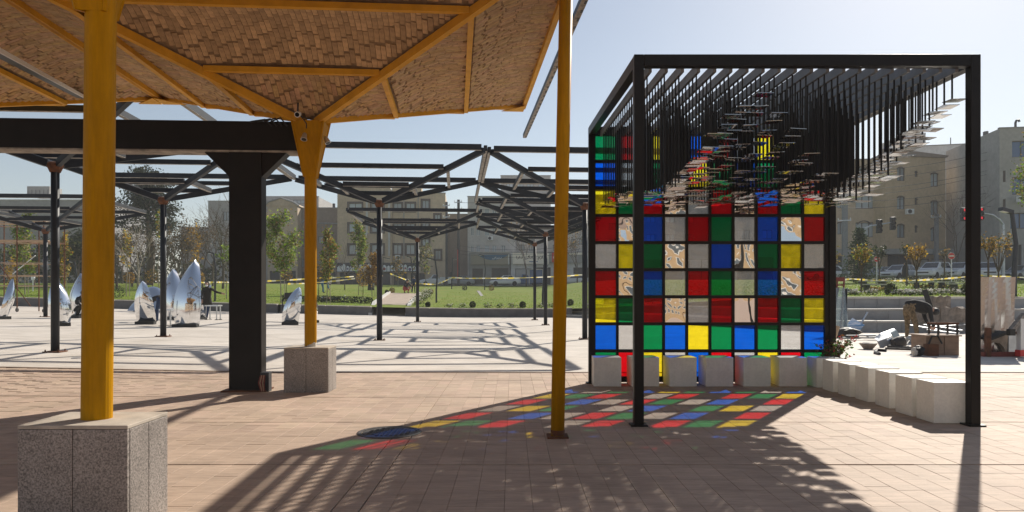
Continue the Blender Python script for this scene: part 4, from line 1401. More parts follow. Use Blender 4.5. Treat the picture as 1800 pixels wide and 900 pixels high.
lamp_px('dark street lamp behind the tall petal at the near yellow post', 133, 48, 460, -8)
lamp_px('dark street lamp seen between the two slim black posts', 954, 45, 466, 6)
lamp_px('small street lamp just right of the middle black post', 672, 86, 452, 12)
lamp_px('big near street lamp with a bent dark pole at the right edge', 1783, 29, 372, -23)
# barrier tape
def tape(label, pts, wd=.13, sag=.25):
    ps_ = []
    for a, b in zip(pts[:-1], pts[1:]):
        n = 10
        for i in range(n):
            f = i / n
            q = Vector(a).lerp(Vector(b), f); q.z -= sag * 4 * f * (1 - f) * min(1.0, (Vector(b) - Vector(a)).length * .03)
            ps_.append(q)
    ps_.append(Vector(pts[-1]))
    m = MB()
    for i in range(len(ps_) - 1):
        a, b = ps_[i], ps_[i + 1]
        m.m = (i // 1) % 2
        tw = Vector((0, .05 * math.sin(i * .9), wd / 2 * (.75 + .25 * math.cos(i * .9))))
        m.add([a - tw, b - tw, b + tw, a + tw], [(0, 1, 2, 3)])
    o = m.obj('barrier_tape', [MAT['tape_yellow'], MAT['tape_white']], loc=tuple(ps_[0]))
    tag(o, label, 'barrier tape', 'yellow and white barrier tapes strung across the park')
tape('barrier tape strung behind the saplings left of the middle yellow post', [P(470, 494, 58), P(545, 489.5, 58), P(622, 486, 58)])
tape('lower barrier tape crossing from the yellow post to the orange bush', [P(506, 499, 52), P(555, 497, 52), P(624, 489.5, 55)])
tape('barrier tape running down to the path workers', [P(686, 481, 68), P(723, 495, 68)])
tape('pale barrier tape from the path to the lamp posts', [P(730, 498, 66), P(766, 500, 66), P(795, 488, 70)])
tape('long barrier tape across the middle lawn to the pavilion', [P(794, 488, 72), P(853, 489, 76), P(955, 487, 74), P(1024, 483, 72)])
tape('barrier tape behind the woman in black at left', [P(338, 497, 50), P(378, 496, 50), P(402, 496, 50)])
tape('barrier tape across the right lawn in front of the parked cars', [P(1456, 494, 50), P(1497, 490, 47), P(1544, 493, 47), P(1597, 493, 47), P(1660, 490, 46), P(1720, 483.6, 44), P(1800, 487.6, 44)], .12)
tape('short barrier tape sloping down by the walking woman', [P(1596, 489, 46), P(1608, 514, 45)], .12)
# no-entry signs
def no_entry(label, px, py, Y, rpx):
    p = LX(px, Y); c = P(px, py, Y); r = rpx / F * Y
    t = thing('no_entry_sign', label, 'road sign', p)
    MB().tube(p, c + Vector((0, .03, r)), .035, n=8).obj('pole', MAT['aluminium'], t)
    q = Matrix.Rotation(R(90), 3, 'X')
    MB().lathe([(r, -.01), (r, .01), (.001, .011)], c, 28, q).obj('disc', MAT['sign_red'], t)
    MB().lathe([(r, .0095), (r, .0125), (r * .93, .0125), (r * .93, .0095)], c, 28, q).obj('rim', MAT['sign_white'], t)
    MB().box(c + Vector((0, -.016, 0)), (r * 1.45, .008, r * .36)).obj('bar', MAT['sign_white'], t)
no_entry('round red no entry sign on a pole beside the cedar', 1541.5, 455.5, 52, 5.2)
no_entry('round red no entry sign before the white shutters at right', 1672.5, 450, 48, 6)
bs = thing('round_sign', 'small white round sign on a pole behind the left scaffold', 'road sign', LX(58, 52))
c = P(58, 489, 52)
MB().tube(LX(58, 52), c, .04, n=8).obj('pole', MAT['aluminium'], bs)
MB().lathe([(.16, -.01), (.16, .01), (.001, .011)], c, 24, Matrix.Rotation(R(90), 3, 'X')).obj('disc', MAT['aluminium'], bs)
# traffic lights
def signal_head(c, s_, t, lit):
    MB().box(c, (.36 * s_, .25 * s_, 1.0 * s_)).obj('signal_head', MAT['dark_metal'], t, bev=.03)
    hd = t.children[-1]
    for k, z in enumerate((.32, 0, -.32)):
        q = Matrix.Rotation(R(90), 3, 'X')
        p = c + Vector((0, -.13 * s_, z * s_))
        MB().lathe([(.12 * s_, 0), (.11 * s_, .02 * s_), (.001, .035 * s_)], p, 14, q).obj('signal_lens', MAT['lamp_red' if lit and k != 1 else 'glass_lens'], hd)
        MB().lathe([(.135 * s_, 0), (.14 * s_, .16 * s_), (.13 * s_, .16 * s_), (.125 * s_, 0)], p, 14, q).obj('visor', MAT['black'], hd)
tl = thing('traffic_light', 'traffic light with two heads, red lit, on a curved arm at right', 'traffic light', LX(1764, 62))
signal_head(P(1693, 377, 62), 1.15, tl, True); signal_head(P(1723, 376, 62), 1.15, tl, True)
MB().path([LX(1764, 62), P(1764, 395, 62), P(1757, 386, 62), P(1745, 378, 62), P(1730, 375, 62), P(1688, 376, 62)], [.13, .1, .09, .08, .07, .05], 8).obj('pole', MAT['zinc'], tl)
tl2 = thing('traffic_light', 'traffic light with two dark heads on a grey arm above the cedar', 'traffic light', LX(1516, 66))
signal_head(P(1545, 398, 66), 1.25, tl2, False); signal_head(P(1569, 393, 66), 1.2, tl2, False)
MB().path([LX(1516, 66), P(1516, 412, 66), P(1520, 402, 66), P(1530, 397, 66), P(1548, 394.5, 66), P(1566, 391, 66)], [.13, .1, .09, .08, .07, .05], 8).obj('pole', MAT['zinc'], tl2)
# utility poles and wires
def upole(label, px, Y, ytop, wpx, mat, arms):
    p = LX(px, Y); top_ = P(px, ytop, Y); r = wpx / 2 / F * Y
    t = thing('utility_pole', label, 'utility pole', p)
    MB().beam(p, top_, 2 * r, 2 * r * .8, up=(0, 1, 0)).obj('pole', MAT[mat], t)
    for k, ya in enumerate(arms):
        a = P(px - wpx * 1.6, ya, Y - r - .05); b = P(px + wpx * 1.4, ya - 1, Y - r - .05)
        MB().beam(a, b, .10, .12).obj('crossarm', MAT['zinc'], t)
        for f in (.05, .95):
            MB().lathe([(.03, 0), (.07, .06), (.04, .12), (.06, .16), (.02, .22)], a.lerp(b, f) + Vector((0, 0, .05)), 8).obj('insulator', MAT['white_plastic'], t)
upole('thick concrete utility pole with three arms at the far right', 1765, 78, 246, 17, 'wall_palewall', (257, 272, 292))
upole('grey lattice utility pole just right of the coloured glass wall', 1485, 72, 300, 8, 'galvanised', (388,))
upole('slim utility pole against the beige building with arched windows', 1646, 80, 376, 6, 'galvanised', (382,))
upole('utility pole left of the pale apartment building, the shorter of two', 785, 100, 355, 4, 'dark_metal', (362, 382))
upole('tall utility pole with red stripe at its foot beside the pale building', 806, 99, 351, 4.5, 'dark_metal', (356, 368))
MB().bx(P(804.6, 500, 99).x - .02, P(804.6, 500, 99).x + .06, 98.70, 98.75, 3.4, 7.6).obj('red_band', MAT['sign_red'], bpy.data.objects['utility_pole.004'])
wi = 0
def wire(label, a, b, sag=.5, r=.022):
    pts = []
    for i in range(13):
        f = i / 12; q = Vector(a).lerp(Vector(b), f); q.z -= sag * 4 * f * (1 - f); pts.append(q)
    o = MB().path(pts, r, 4).obj('overhead_wire', MAT['dark_metal'], loc=tuple(pts[0]))
    tag(o, label, 'wire', 'overhead wires between the utility poles')
for k, (ya, yb2) in enumerate(((262, 288), (275, 304), (294, 320), (300, 331), (322, 340), (334, 352))):
    wire('thin overhead wire before the buildings at right, %s from the top' % ('first', 'second', 'third', 'fourth', 'fifth', 'sixth')[k], P(1757, ya, 77), P(1487, yb2 + 14, 72), .5)
wire('overhead wire rising to the concrete pole at the far right', P(1719, 367, 70), P(1763, 337, 78), .1)
wire('overhead wire from the traffic light to the right edge', P(1697, 352, 70), P(1758, 366, 78), .1)
for k, (ya, yb2) in enumerate(((356, 352), (368, 364), (432, 428), (440, 436), (446, 440))):
    wire('thin overhead wire before the shops in the middle, %s from the top' % ('first', 'second', 'third', 'fourth', 'fifth')[k], P(806, ya, 98), P(1030, yb2, 96), .7 if k > 1 else .2)
# benches of the right lawn
def bench(label, px, Y, wpx):
    p = LX(px, Y); L = wpx / F * Y
    t = thing('park_bench', label, 'bench', p)
    zt = p.z + .40
    MB().bx(p.x - L / 2, p.x + L / 2, p.y - .25, p.y + .25, zt - .05, zt).obj('seat', MAT['kerb'], t)
    for s_ in (-1, 1):
        MB().bx(p.x + s_ * (L / 2 - .25) - .06, p.x + s_ * (L / 2 - .25) + .06, p.y - .2, p.y + .2, p.z - .05, zt - .053).obj('leg', MAT['dark_metal'], t)
bench('flat stone bench at left on the right lawn, nearest the cedar', 1542, 33.5, 56)
bench('flat bench behind the nearest one beside the no entry sign', 1536, 43, 48)
bench('flat bench right of the golden vase shaped tree', 1624, 40, 42)
bench('flat bench below the clipped cone shrub', 1664, 40, 34)
bench('pale bench beside the near right pavilion post', 1688, 35, 40)

# ------------------------------------------------------------------ mirror petals and work tables
random.seed(301)
def petal(label, px, py, wpx, ytop, lean=0.0, tilt=8, yaw=0, skew=.25, curve=.07, wmin=.3, seed=0, group='polished steel petal sculptures'):
    b = GP(px, py); Y = b.y
    H = (py - ytop) / F * Y; W = wpx / F * Y
    t = thing('mirror_petal', label, 'sculpture', b, R(yaw), group)
    nu, nv = 10, 20
    def pt(u, v):
        w_ = W / 2 * (math.sin(math.pi * (wmin + (1 - wmin) * v) ** 1.15) ** .62 if v < .999 else .0)
        x = u * w_ + skew * W * (v ** 1.6) + lean * H * v
        y = math.tan(R(tilt)) * v * H + curve * W * (u * u) - .10 * H * math.sin(math.pi * v)
        return Vector((x, y, .10 + (H - .10) * v))
    m = MB()
    for s_ in (0, .012):
        vs = [pt(-1 + 2 * i / nu, j / nv) + Vector((0, s_, 0)) for j in range(nv + 1) for i in range(nu + 1)]
        fs = [(j * (nu + 1) + i, j * (nu + 1) + i + 1, (j + 1) * (nu + 1) + i + 1, (j + 1) * (nu + 1) + i) for j in range(nv) for i in range(nu)]
        m.add(vs, fs)
    m.obj('steel_sheet', MAT['petal_steel'], t, world=False, smooth=True)
    w0 = W / 2 * math.sin(math.pi * wmin ** 1.15) ** .62
    MB().box((0, 0, .055), (max(.3, w0 * 2.0), .3, .11)).obj('base_block', MAT['black'], t, world=False)
    return t
petal('thin polished steel petal seen edge on at the far left', 9, 561, 18, 490, .18, 4, 62, .2, .3, .25)
petal('polished petal half hidden behind the far left black post', 108, 573, 34, 492, -.05, 8, 35, -.1, .3, .3)
petal('polished petal with angular reflections left of the near yellow post', 132, 559, 36, 480, .02, 10, -15, -.15, .2, .3)
petal('broad white gleaming petal standing left of the post', 256, 570, 33, 494, .0, -6, 8, -.1, .15, .42)
petal('tallest polished petal reflecting blue sky and a yellow stripe', 326, 575, 46, 456, -.04, 14, 6, .22, .2, .38)
petal('blue reflecting petal between the post and the tallest petal', 302, 562, 34, 472, -.02, 14, 10, -.1, .25, .3)
petal('small blue petal behind the woman in black', 350, 561, 22, 500, .1, 10, -20, .2, .25, .3)
petal('pointed silver petal left of the middle yellow post', 510, 571, 30, 504, .0, 3, 14, .5, .2, .4)
petal('narrow petal peeping out at the right side of the middle yellow post', 553, 567, 12, 522, .0, 6, 40, .3, .3, .3)
# curved blue mirror piece lying behind
b = GP(258, 548); mm_ = MB()
t = thing('mirror_dome', 'curved blue mirror piece lying on the ground behind the white petal', 'sculpture', b, 0, 'polished steel petal sculptures')
nu, nv = 18, 8
W, H = 62 / F * b.y, 1.35
vs = []
for j in range(nv + 1):
    for i in range(nu + 1):
        u, v = -1 + 2 * i / nu, j / nv
        vs.append((u * W / 2, .9 * v - .2, .05 + H * (1 - .55 * u * u) * math.sin(math.pi * .5 * v) * (1 - .25 * (u < -.2) * (abs(u) - .2))))
mm_.add(vs, [(j * (nu + 1) + i, j * (nu + 1) + i + 1, (j + 1) * (nu + 1) + i + 1, (j + 1) * (nu + 1) + i) for j in range(nv) for i in range(nu)])
mm_.obj('steel_sheet', MAT['petal_steel'], t, world=False, smooth=True)
for s_ in (-.5, .5):
    MB().box((s_ * W * .6, .1, .1), (.3, .3, .2)).obj('support_block', MAT['black'], t, world=False)
def trestle(label, px, py, wpx, hpx):
    b = GP(px, py); L = wpx / F * b.y; h = hpx / F * b.y
    t = thing('work_table', label, 'work table', b)
    MB().bx(b.x - L / 2, b.x + L / 2, b.y - .25, b.y + .25, b.z + h - .06, b.z + h).obj('table_top', MAT['aluminium'], t)
    for sx in (-1, 1):
        for sy in (-1, 1):
            MB().tube((b.x + sx * L * .38, b.y + sy * .2, b.z), (b.x + sx * L * .38, b.y + sy * .2, b.z + h - .06), .028, n=7).obj('leg', MAT['aluminium'], t)
            MB().lathe([(.08, 0), (.08, .02), (.03, .03)], (b.x + sx * L * .38, b.y + sy * .2, b.z), 10).obj('foot', MAT['black'], t)
trestle('metal work table between the post and the tallest petal', 296, 573, 22, 30)
trestle('metal work table at the hand of the woman in black', 375, 562, 24, 26)
ez = thing('easel_stand', 'dark curved support stand leaning behind the pointed petal', 'stand', GP(500, 566))
b = GP(500, 566)
MB().path([b + Vector((-.1, .2, 0)), b + Vector((-.15, .2, .9)), b + Vector((.05, .25, 1.25)), b + Vector((.3, .3, 1.3))], .03, 6).obj('tube', MAT['black'], ez)
MB().box(b + Vector((.12, .2, 1.15)), (.3, .12, .28)).obj('holder', MAT['black'], ez)

# ------------------------------------------------------------------ scaffold tower
b = GP(52, 549); sY = b.y
sf = thing('scaffold_tower', 'rusty rolling scaffold tower with wooden planks at the left edge', 'scaffold', b)
def sp_(px, py, dy=0): return P(px, py, sY + dy)
for dy in (0, 1.6):
    for px in (-34, 30, 77):
        MB().tube(sp_(px, 549, 0) + Vector((0, dy, 0)), sp_(px, 380, 0) + Vector((0, dy, 0)), .03, n=7).obj('upright', MAT['rust'], sf)
    for py in (393, 424, 462, 484, 502):
        MB().tube(sp_(-34, py) + Vector((0, dy, 0)), sp_(77, py + .5) + Vector((0, dy, 0)), .022, n=6).obj('rung', MAT['plank'], sf)
for px in (30, 77, -34):
    for py in (393, 424):
        MB().tube(sp_(px, py), sp_(px, py) + Vector((0, 1.6, 0)), .022, n=6).obj('ledger', MAT['rust'], sf)
    c = sp_(px, 547)
    q = Matrix.Rotation(R(90), 3, 'Y')
    MB().lathe([(.09, -.03), (.1, 0), (.09, .03)], Vector((c.x, c.y, g(c.x, c.y) + .1)), 14, q).obj('castor', MAT['black'], sf)
for py, d in ((390, .3), (392, .9), (423, .3), (424.5, .9)):
    MB().beam(sp_(-34, py) + Vector((0, d, .05)), sp_(77, py + 1) + Vector((0, d, .05)), .28, .045).obj('plank', MAT['plank'], sf)
MB().tube(sp_(-20, 440) + Vector((0, -.05, 0)), sp_(55, 538) + Vector((0, -.05, 0)), .022, n=6).obj('brace', MAT['rust'], sf)
MB().tube(sp_(22, 446) + Vector((0, 1.65, 0)), sp_(-20, 480) + Vector((0, 1.65, 0)), .022, n=6).obj('brace', MAT['aluminium'], sf)

# ------------------------------------------------------------------ people
def person(label, loc, rz, J, mats, sit=False, extras=None, scale=1.0):
    """J: joint name -> (x, y, z, radius); one skinned body, clothing by material"""
    edges = [('pelvis', 'waist'), ('waist', 'chest'), ('chest', 'neck'), ('neck', 'head'), ('head', 'crown'), ('head', 'nose')]
    for s_ in 'LR':
        edges += [('chest', 'sh' + s_), ('sh' + s_, 'el' + s_), ('el' + s_, 'wr' + s_), ('wr' + s_, 'pm' + s_),
                  ('pelvis', 'hip' + s_), ('hip' + s_, 'kn' + s_), ('kn' + s_, 'an' + s_), ('an' + s_, 'toe' + s_)]
    J = dict(J)
    hd = Vector(J['head'][:3]); cr = Vector(J['crown'][:3]); upv = (cr - hd).normalized()
    fw = J.pop('_face', (0, -1, 0)); fw = Vector(fw).normalized()
    J['nose'] = (*(hd + fw * .085 - upv * .01), .02)
    for s_ in 'LR':
        w_ = Vector(J['wr' + s_][:3]); e_ = Vector(J['el' + s_][:3]); d = (w_ - e_).normalized()
        J['pm' + s_] = (*(w_ + d * .07), .034)
        sd = d.cross(Vector((0.2, 1, 0.1))).normalized(); dn = sd.cross(d)
        for k in range(4):
            a = w_ + d * .095 + sd * (.024 * (k - 1.5))
            L = (.055, .07, .065, .05)[k]
            J['f%d' % k + s_] = (*(a + d * L * .55), .0095)
            J['g%d' % k + s_] = (*(a + d * L * .9 + dn * L * .4), .008)
            edges += [('pm' + s_, 'f%d' % k + s_), ('f%d' % k + s_, 'g%d' % k + s_)]
        J['th' + s_] = (*(w_ + d * .06 + sd * .055 + dn * .01), .0105)
        edges += [('wr' + s_, 'th' + s_)]
    names = list(J)
    me = bpy.data.meshes.new('body')
    me.from_pydata([Vector(J[n][:3]) * scale for n in names], [(names.index(a), names.index(b)) for a, b in edges], [])
    o = bpy.data.objects.new('tmp', me); COL.objects.link(o)
    sk = o.modifiers.new('skin', 'SKIN'); sk.use_smooth_shade = True
    for i, n in enumerate(names):
        r = J[n][3] * scale
        me.skin_vertices[0].data[i].radius = (r, r)
        me.skin_vertices[0].data[i].use_root = (n == 'pelvis')
    o.modifiers.new('sub', 'SUBSURF').levels = 1
    dg = bpy.context.evaluated_depsgraph_get()
    body = bpy.data.meshes.new_from_object(o.evaluated_get(dg))
    bpy.data.objects.remove(o)
    body.name = 'person_body'
    for m in mats: body.materials.append(m)      # skin, top, legs, shoes
    pts = {n: Vector(J[n][:3]) * scale for n in names}
    seg = []
    for a, b in edges:
        if a in ('head',) or b in ('head', 'crown', 'nose') or a.startswith(('wr', 'pm', 'f')) : k = 0
        elif a.startswith(('hip', 'kn')) and not b.startswith('an') or a.startswith('kn') or b.startswith('hip'): k = 2
        elif a.startswith('an'): k = 3
        else: k = 1
        seg.append((pts[a], pts[b], k))
    for p in body.polygons:
        c = p.center; best = 9
        for a, b, k in seg:
            ab = b - a; t_ = max(0, min(1, (c - a).dot(ab) / max(1e-9, ab.length_squared)))
            d = (c - a - ab * t_).length
            if d < best: best, kk = d, k
        p.material_index = kk; p.use_smooth = True
    t = thing('person', label, 'person', loc, rz)
    link('body', body, t)
    if extras: extras(t, pts, fw, scale)
    return t
def standing(**k):
    J = dict(pelvis=(0, 0, .92, .135), waist=(0, 0, 1.06, .125), chest=(0, .0, 1.27, .15), neck=(0, .01, 1.45, .055), head=(0, -.02, 1.55, .088), crown=(0, -.01, 1.63, .07),
             shL=(.17, 0, 1.38, .065), elL=(.22, .02, 1.12, .05), wrL=(.2, -.08, .88, .035), shR=(-.17, 0, 1.38, .065), elR=(-.22, .02, 1.12, .05), wrR=(-.2, -.08, .88, .035),
             hipL=(.095, 0, .86, .095), knL=(.11, -.03, .48, .062), anL=(.12, .02, .09, .042), toeL=(.13, -.13, .035, .036),
             hipR=(-.095, 0, .86, .095), knR=(-.11, -.03, .48, .062), anR=(-.12, .02, .09, .042), toeR=(-.13, -.13, .035, .036))
    J.update(k); return J
def hood(t, p, fw, s_):
    c = p['head'].lerp(p['crown'], .3) - fw * .02
    MB().blob(c, (.115 * s_, .12 * s_, .135 * s_), 0.03, 12, 9).obj('headscarf', MAT['cloth_black'], t, world=False, smooth=True)
    f = p['head'] + fw * .085
    MB().blob(f + Vector((0, 0, .02)), (.065, .05, .08), 0, 10, 8).obj('face', MAT['skin'], t, world=False, smooth=True)
    MB().blob(f + fw * .02 + Vector((0, 0, -.035)), (.06, .045, .05), 0, 10, 8).obj('face_mask', MAT['white_plastic'], t, world=False, smooth=True)
    for sx in (-.025, .025):
        MB().blob(f + fw * .047 + Vector((sx, 0, .03)), (.011, .007, .007), 0, 6, 5).obj('eye', MAT['black'], t, world=False)
def coat(t, p, fw, s_):
    m = MB()
    m.lathe([(.235, .66), (.21, .8), (.175, 1.0), (.19, 1.25), (.15, 1.4), (.07, 1.46)], (0, 0, 0), 16)
    m.v = [(x, y * .72, z) for x, y, z in m.v]
    m.obj('coat', MAT['cloth_olive'], t, world=False, smooth=True)
def woman_x(t, p, fw, s_): hood(t, p, fw, s_); coat(t, p, fw, s_)
b = GP(364, 562)
person('woman in dark coat, headscarf and white mask resting a hand on a table', b, R(12),
       standing(elL=(.42, -.02, 1.22, .052), wrL=(.62, -.06, 1.17, .036), elR=(-.24, .02, 1.12, .052), knL=(.05, -.06, .48, .062), anL=(.0, -.04, .09, .042), toeL=(.0, -.19, .035, .036),
                knR=(-.07, -.02, .48, .062), anR=(-.03, .06, .09, .042), toeR=(-.03, -.08, .035, .036)),
       [MAT['skin'], MAT['cloth_olive'], MAT['denim'], MAT['shoe']], extras=woman_x)
def chador(t, p, fw, s_):
    m = MB()
    m.lathe([(.34, .02), (.30, .4), (.25, .8), (.24, 1.1), (.22, 1.32), (.13, 1.46), (.125, 1.58), (.09, 1.67), (.001, 1.69)], (0, .02, 0), 16, jit=.03)
    m.v = [(x, y * .85, z) for x, y, z in m.v]
    m.obj('chador', MAT['cloth_black'], t, world=False, smooth=True)
    MB().blob(p['head'] + fw * .1 + Vector((0, 0, .0)), (.06, .04, .08), 0, 8, 6).obj('face', MAT['skin'], t, world=False, smooth=True)
person('woman in a long black cloak walking along the street edge at right', LX(1591, 62), R(-60), standing(), [MAT['skin'], MAT['cloth_black'], MAT['cloth_black'], MAT['shoe']], extras=chador, scale=1.0)
person('woman in a black cloak on the lawn beside the middle black post', LX(652, 72), R(20), standing(), [MAT['skin'], MAT['cloth_black'], MAT['cloth_black'], MAT['shoe']], extras=chador)
# bent worker, facing right
def bent(rx=1.0):
    return dict(pelvis=(0, 0, .93, .15), waist=(.12, 0, 1.02, .14), chest=(.38, 0, .98, .155), neck=(.56, 0, .86, .06), head=(.66, 0, .78, .09), crown=(.73, 0, .74, .075), _face=(.4, 0, -1),
                shL=(.46, .17, .9, .07), elL=(.5, .17, .62, .052), wrL=(.58, .1, .40, .036), shR=(.46, -.17, .9, .07), elR=(.5, -.17, .62, .052), wrR=(.58, -.1, .40, .036),
                hipL=(0, .11, .86, .105), knL=(.06, .15, .48, .072), anL=(.04, .16, .09, .045), toeL=(.18, .17, .035, .038),
                hipR=(0, -.11, .86, .105), knR=(.12, -.15, .48, .072), anR=(.16, -.16, .09, .045), toeR=(.3, -.17, .035, .038))
def hair(t, p, fw, s_):
    d = (p['crown'] - p['head']).normalized()
    MB().blob(p['head'] + d * .05 - fw * .02, (.10 * s_, .098 * s_, .098 * s_), .03, 12, 8).obj('hair', MAT['black'], t, world=False, smooth=True)
def worker_x(t, p, fw, s_):
    hair(t, p, fw, s_)
    m = MB()
    m.path([Vector((-.02, 0, 1.02)), Vector((.12, 0, 1.05)), Vector((.36, 0, 1.01)), Vector((.54, 0, .88))], [.15, .17, .185, .12], 12)
    m.obj('jacket', MAT['cloth_black'], t, world=False, smooth=True)
b = GP(1596, 600)
person('worker in black top and camouflage trousers bending over the scrap', b, R(-4), bent(), [MAT['skin'], MAT['cloth_black'], MAT['camo'], MAT['shoe']], extras=worker_x, scale=1.12)
b = GP(284, 567)
person('person in dark clothes bending down behind the second black post', b, R(150), bent(), [MAT['skin'], MAT['cloth_black'], MAT['denim'], MAT['shoe']], extras=hair)
def crouch():
    return dict(pelvis=(0, .1, .32, .15), waist=(0, .05, .48, .14), chest=(0, -.1, .68, .15), neck=(0, -.2, .83, .058), head=(0, -.26, .92, .09), crown=(0, -.27, 1.0, .07), _face=(0, -1, -.4),
                shL=(.17, -.14, .76, .066), elL=(.22, -.34, .56, .05), wrL=(.14, -.5, .42, .036), shR=(-.17, -.14, .76, .066), elR=(-.22, -.34, .56, .05), wrR=(-.14, -.5, .42, .036),
                hipL=(.11, .06, .30, .105), knL=(.17, -.28, .48, .07), anL=(.15, -.05, .09, .045), toeL=(.16, -.22, .035, .038),
                hipR=(-.11, .06, .30, .105), knR=(-.17, -.28, .48, .07), anR=(-.15, -.05, .09, .045), toeR=(-.16, -.22, .035, .038))
person('person in black crouching at the left side of the near yellow post', GP(140, 559), R(60), crouch(), [MAT['skin'], MAT['cloth_black'], MAT['cloth_black'], MAT['shoe']], extras=hair, scale=1.1)
person('worker in black crouching at the top of the brick path', LP(713, 516.5) + Vector((0, 0, .03)), R(40), crouch(), [MAT['skin'], MAT['cloth_black'], MAT['cloth_red'], MAT['shoe']], extras=hair, scale=1.25)
person('worker in dark blue with reddish face standing behind the small far frame post', LX(727, 68), R(0), standing(), [MAT['skin'], MAT['denim'], MAT['cloth_black'], MAT['shoe']], extras=hair, scale=.95)
person('worker in blue bending on the lawn right of the middle yellow post', LX(566, 62), R(5), bent(), [MAT['skin'], MAT['cloth_blue'], MAT['cloth_blue'], MAT['shoe']], extras=hair)

# ------------------------------------------------------------------ motorbike
mb_ = GP(580, 546.5)
mt = thing('motorbike', 'red and black motorbike parked by the low planter wall', 'motorbike', mb_)
def mw(p): return mb_ + Vector(p)
qx = Matrix.Rotation(R(90), 3, 'X')
for x in (-.62, .66):
    wl = MB().lathe([(.30, -.03), (.315, 0), (.30, .03), (.25, .03), (.25, -.03), (.30, -.03)], mw((x, 0, .315)), 22, qx).obj('wheel', MAT['tyre'], mt)
    sp = MB()
    for k in range(9):
        a = k * math.pi / 9
        sp.tube(mw((x - .25 * math.cos(a), 0, .315 - .25 * math.sin(a))), mw((x + .25 * math.cos(a), 0, .315 + .25 * math.sin(a))), .006, n=4)
    sp.obj('spokes', MAT['aluminium'], wl)
MB().path([mw((-.62, 0, .67)), mw((-.8, 0, .62)), mw((-.95, 0, .45))], .05, 6).obj('front_fender', MAT['aluminium'], mt)
MB().path([mw((-.62, 0, .32)), mw((-.48, 0, .75)), mw((-.42, 0, .98))], .035, 7).obj('fork', MAT['aluminium'], mt)
MB().path([mw((-.36, -.32, 1.02)), mw((-.40, 0, .98)), mw((-.36, .32, 1.02))], .018, 6).obj('handlebar', MAT['moto_black'], mt)
MB().blob(mw((-.52, 0, .9)), (.1, .1, .11), 0, 10, 8).obj('headlight', MAT['aluminium'], mt)
MB().path([mw((-.42, 0, .8)), mw((-.2, 0, .86)), mw((.0, 0, .78))], [.07, .14, .09], 10).obj('fuel_tank', MAT['bike_red'], mt)
MB().path([mw((-.02, 0, .8)), mw((.3, 0, .80)), mw((.68, 0, .86))], [.08, .12, .08], 8).obj('saddle', MAT['moto_black'], mt)
MB().box(mw((-.05, 0, .42)), (.42, .26, .34)).obj('engine', MAT['dark_metal'], mt)
MB().path([mw((-.45, 0, .75)), mw((-.25, 0, .3)), mw((.2, 0, .28)), mw((.66, 0, .32))], .025, 6).obj('frame', MAT['moto_black'], mt)
MB().path([mw((-.05, -.14, .3)), mw((.4, -.16, .28)), mw((.85, -.16, .38))], [.03, .045, .05], 8).obj('exhaust', MAT['aluminium'], mt)
MB().box(mw((.42, -.2, .6)), (.5, .12, .34), Matrix.Rotation(R(-12), 3, 'Y')).obj('saddlebag', MAT['bike_red'], mt)
MB().path([mw((.5, 0, .78)), mw((.95, 0, .95)), mw((1.05, 0, 1.08))], [.03, .03, .05], 6).obj('luggage_rack', MAT['aluminium'], mt)
bd = LP(845, 520)
tb_ = MB().beam(bd + Vector((-.25, .25, .45)), bd + Vector((.12, -.2, -.02)), .35, .03).obj('loose_board', MAT['dark_metal'], loc=tuple(bd))
tag(tb_, 'narrow dark board tilted on the middle lawn', 'board')
ht = LX(508, 45.2)
hedge = MB()
random.seed(77)
for _ in range(1500):
    x = random.uniform(-15.2, -9.2); y = 47 + random.uniform(-.25, .25)
    leaf(hedge, Vector((x, y, T(x, y) + random.uniform(0, .42))), random.uniform(.05, .09), DARK)
tag(hedge.obj('clipped_hedge', MAT['leaf'], tint=True, loc=(-12, 47, T(-12, 47))), 'low dark clipped hedge on the lawn behind the motorbike', 'hedge')
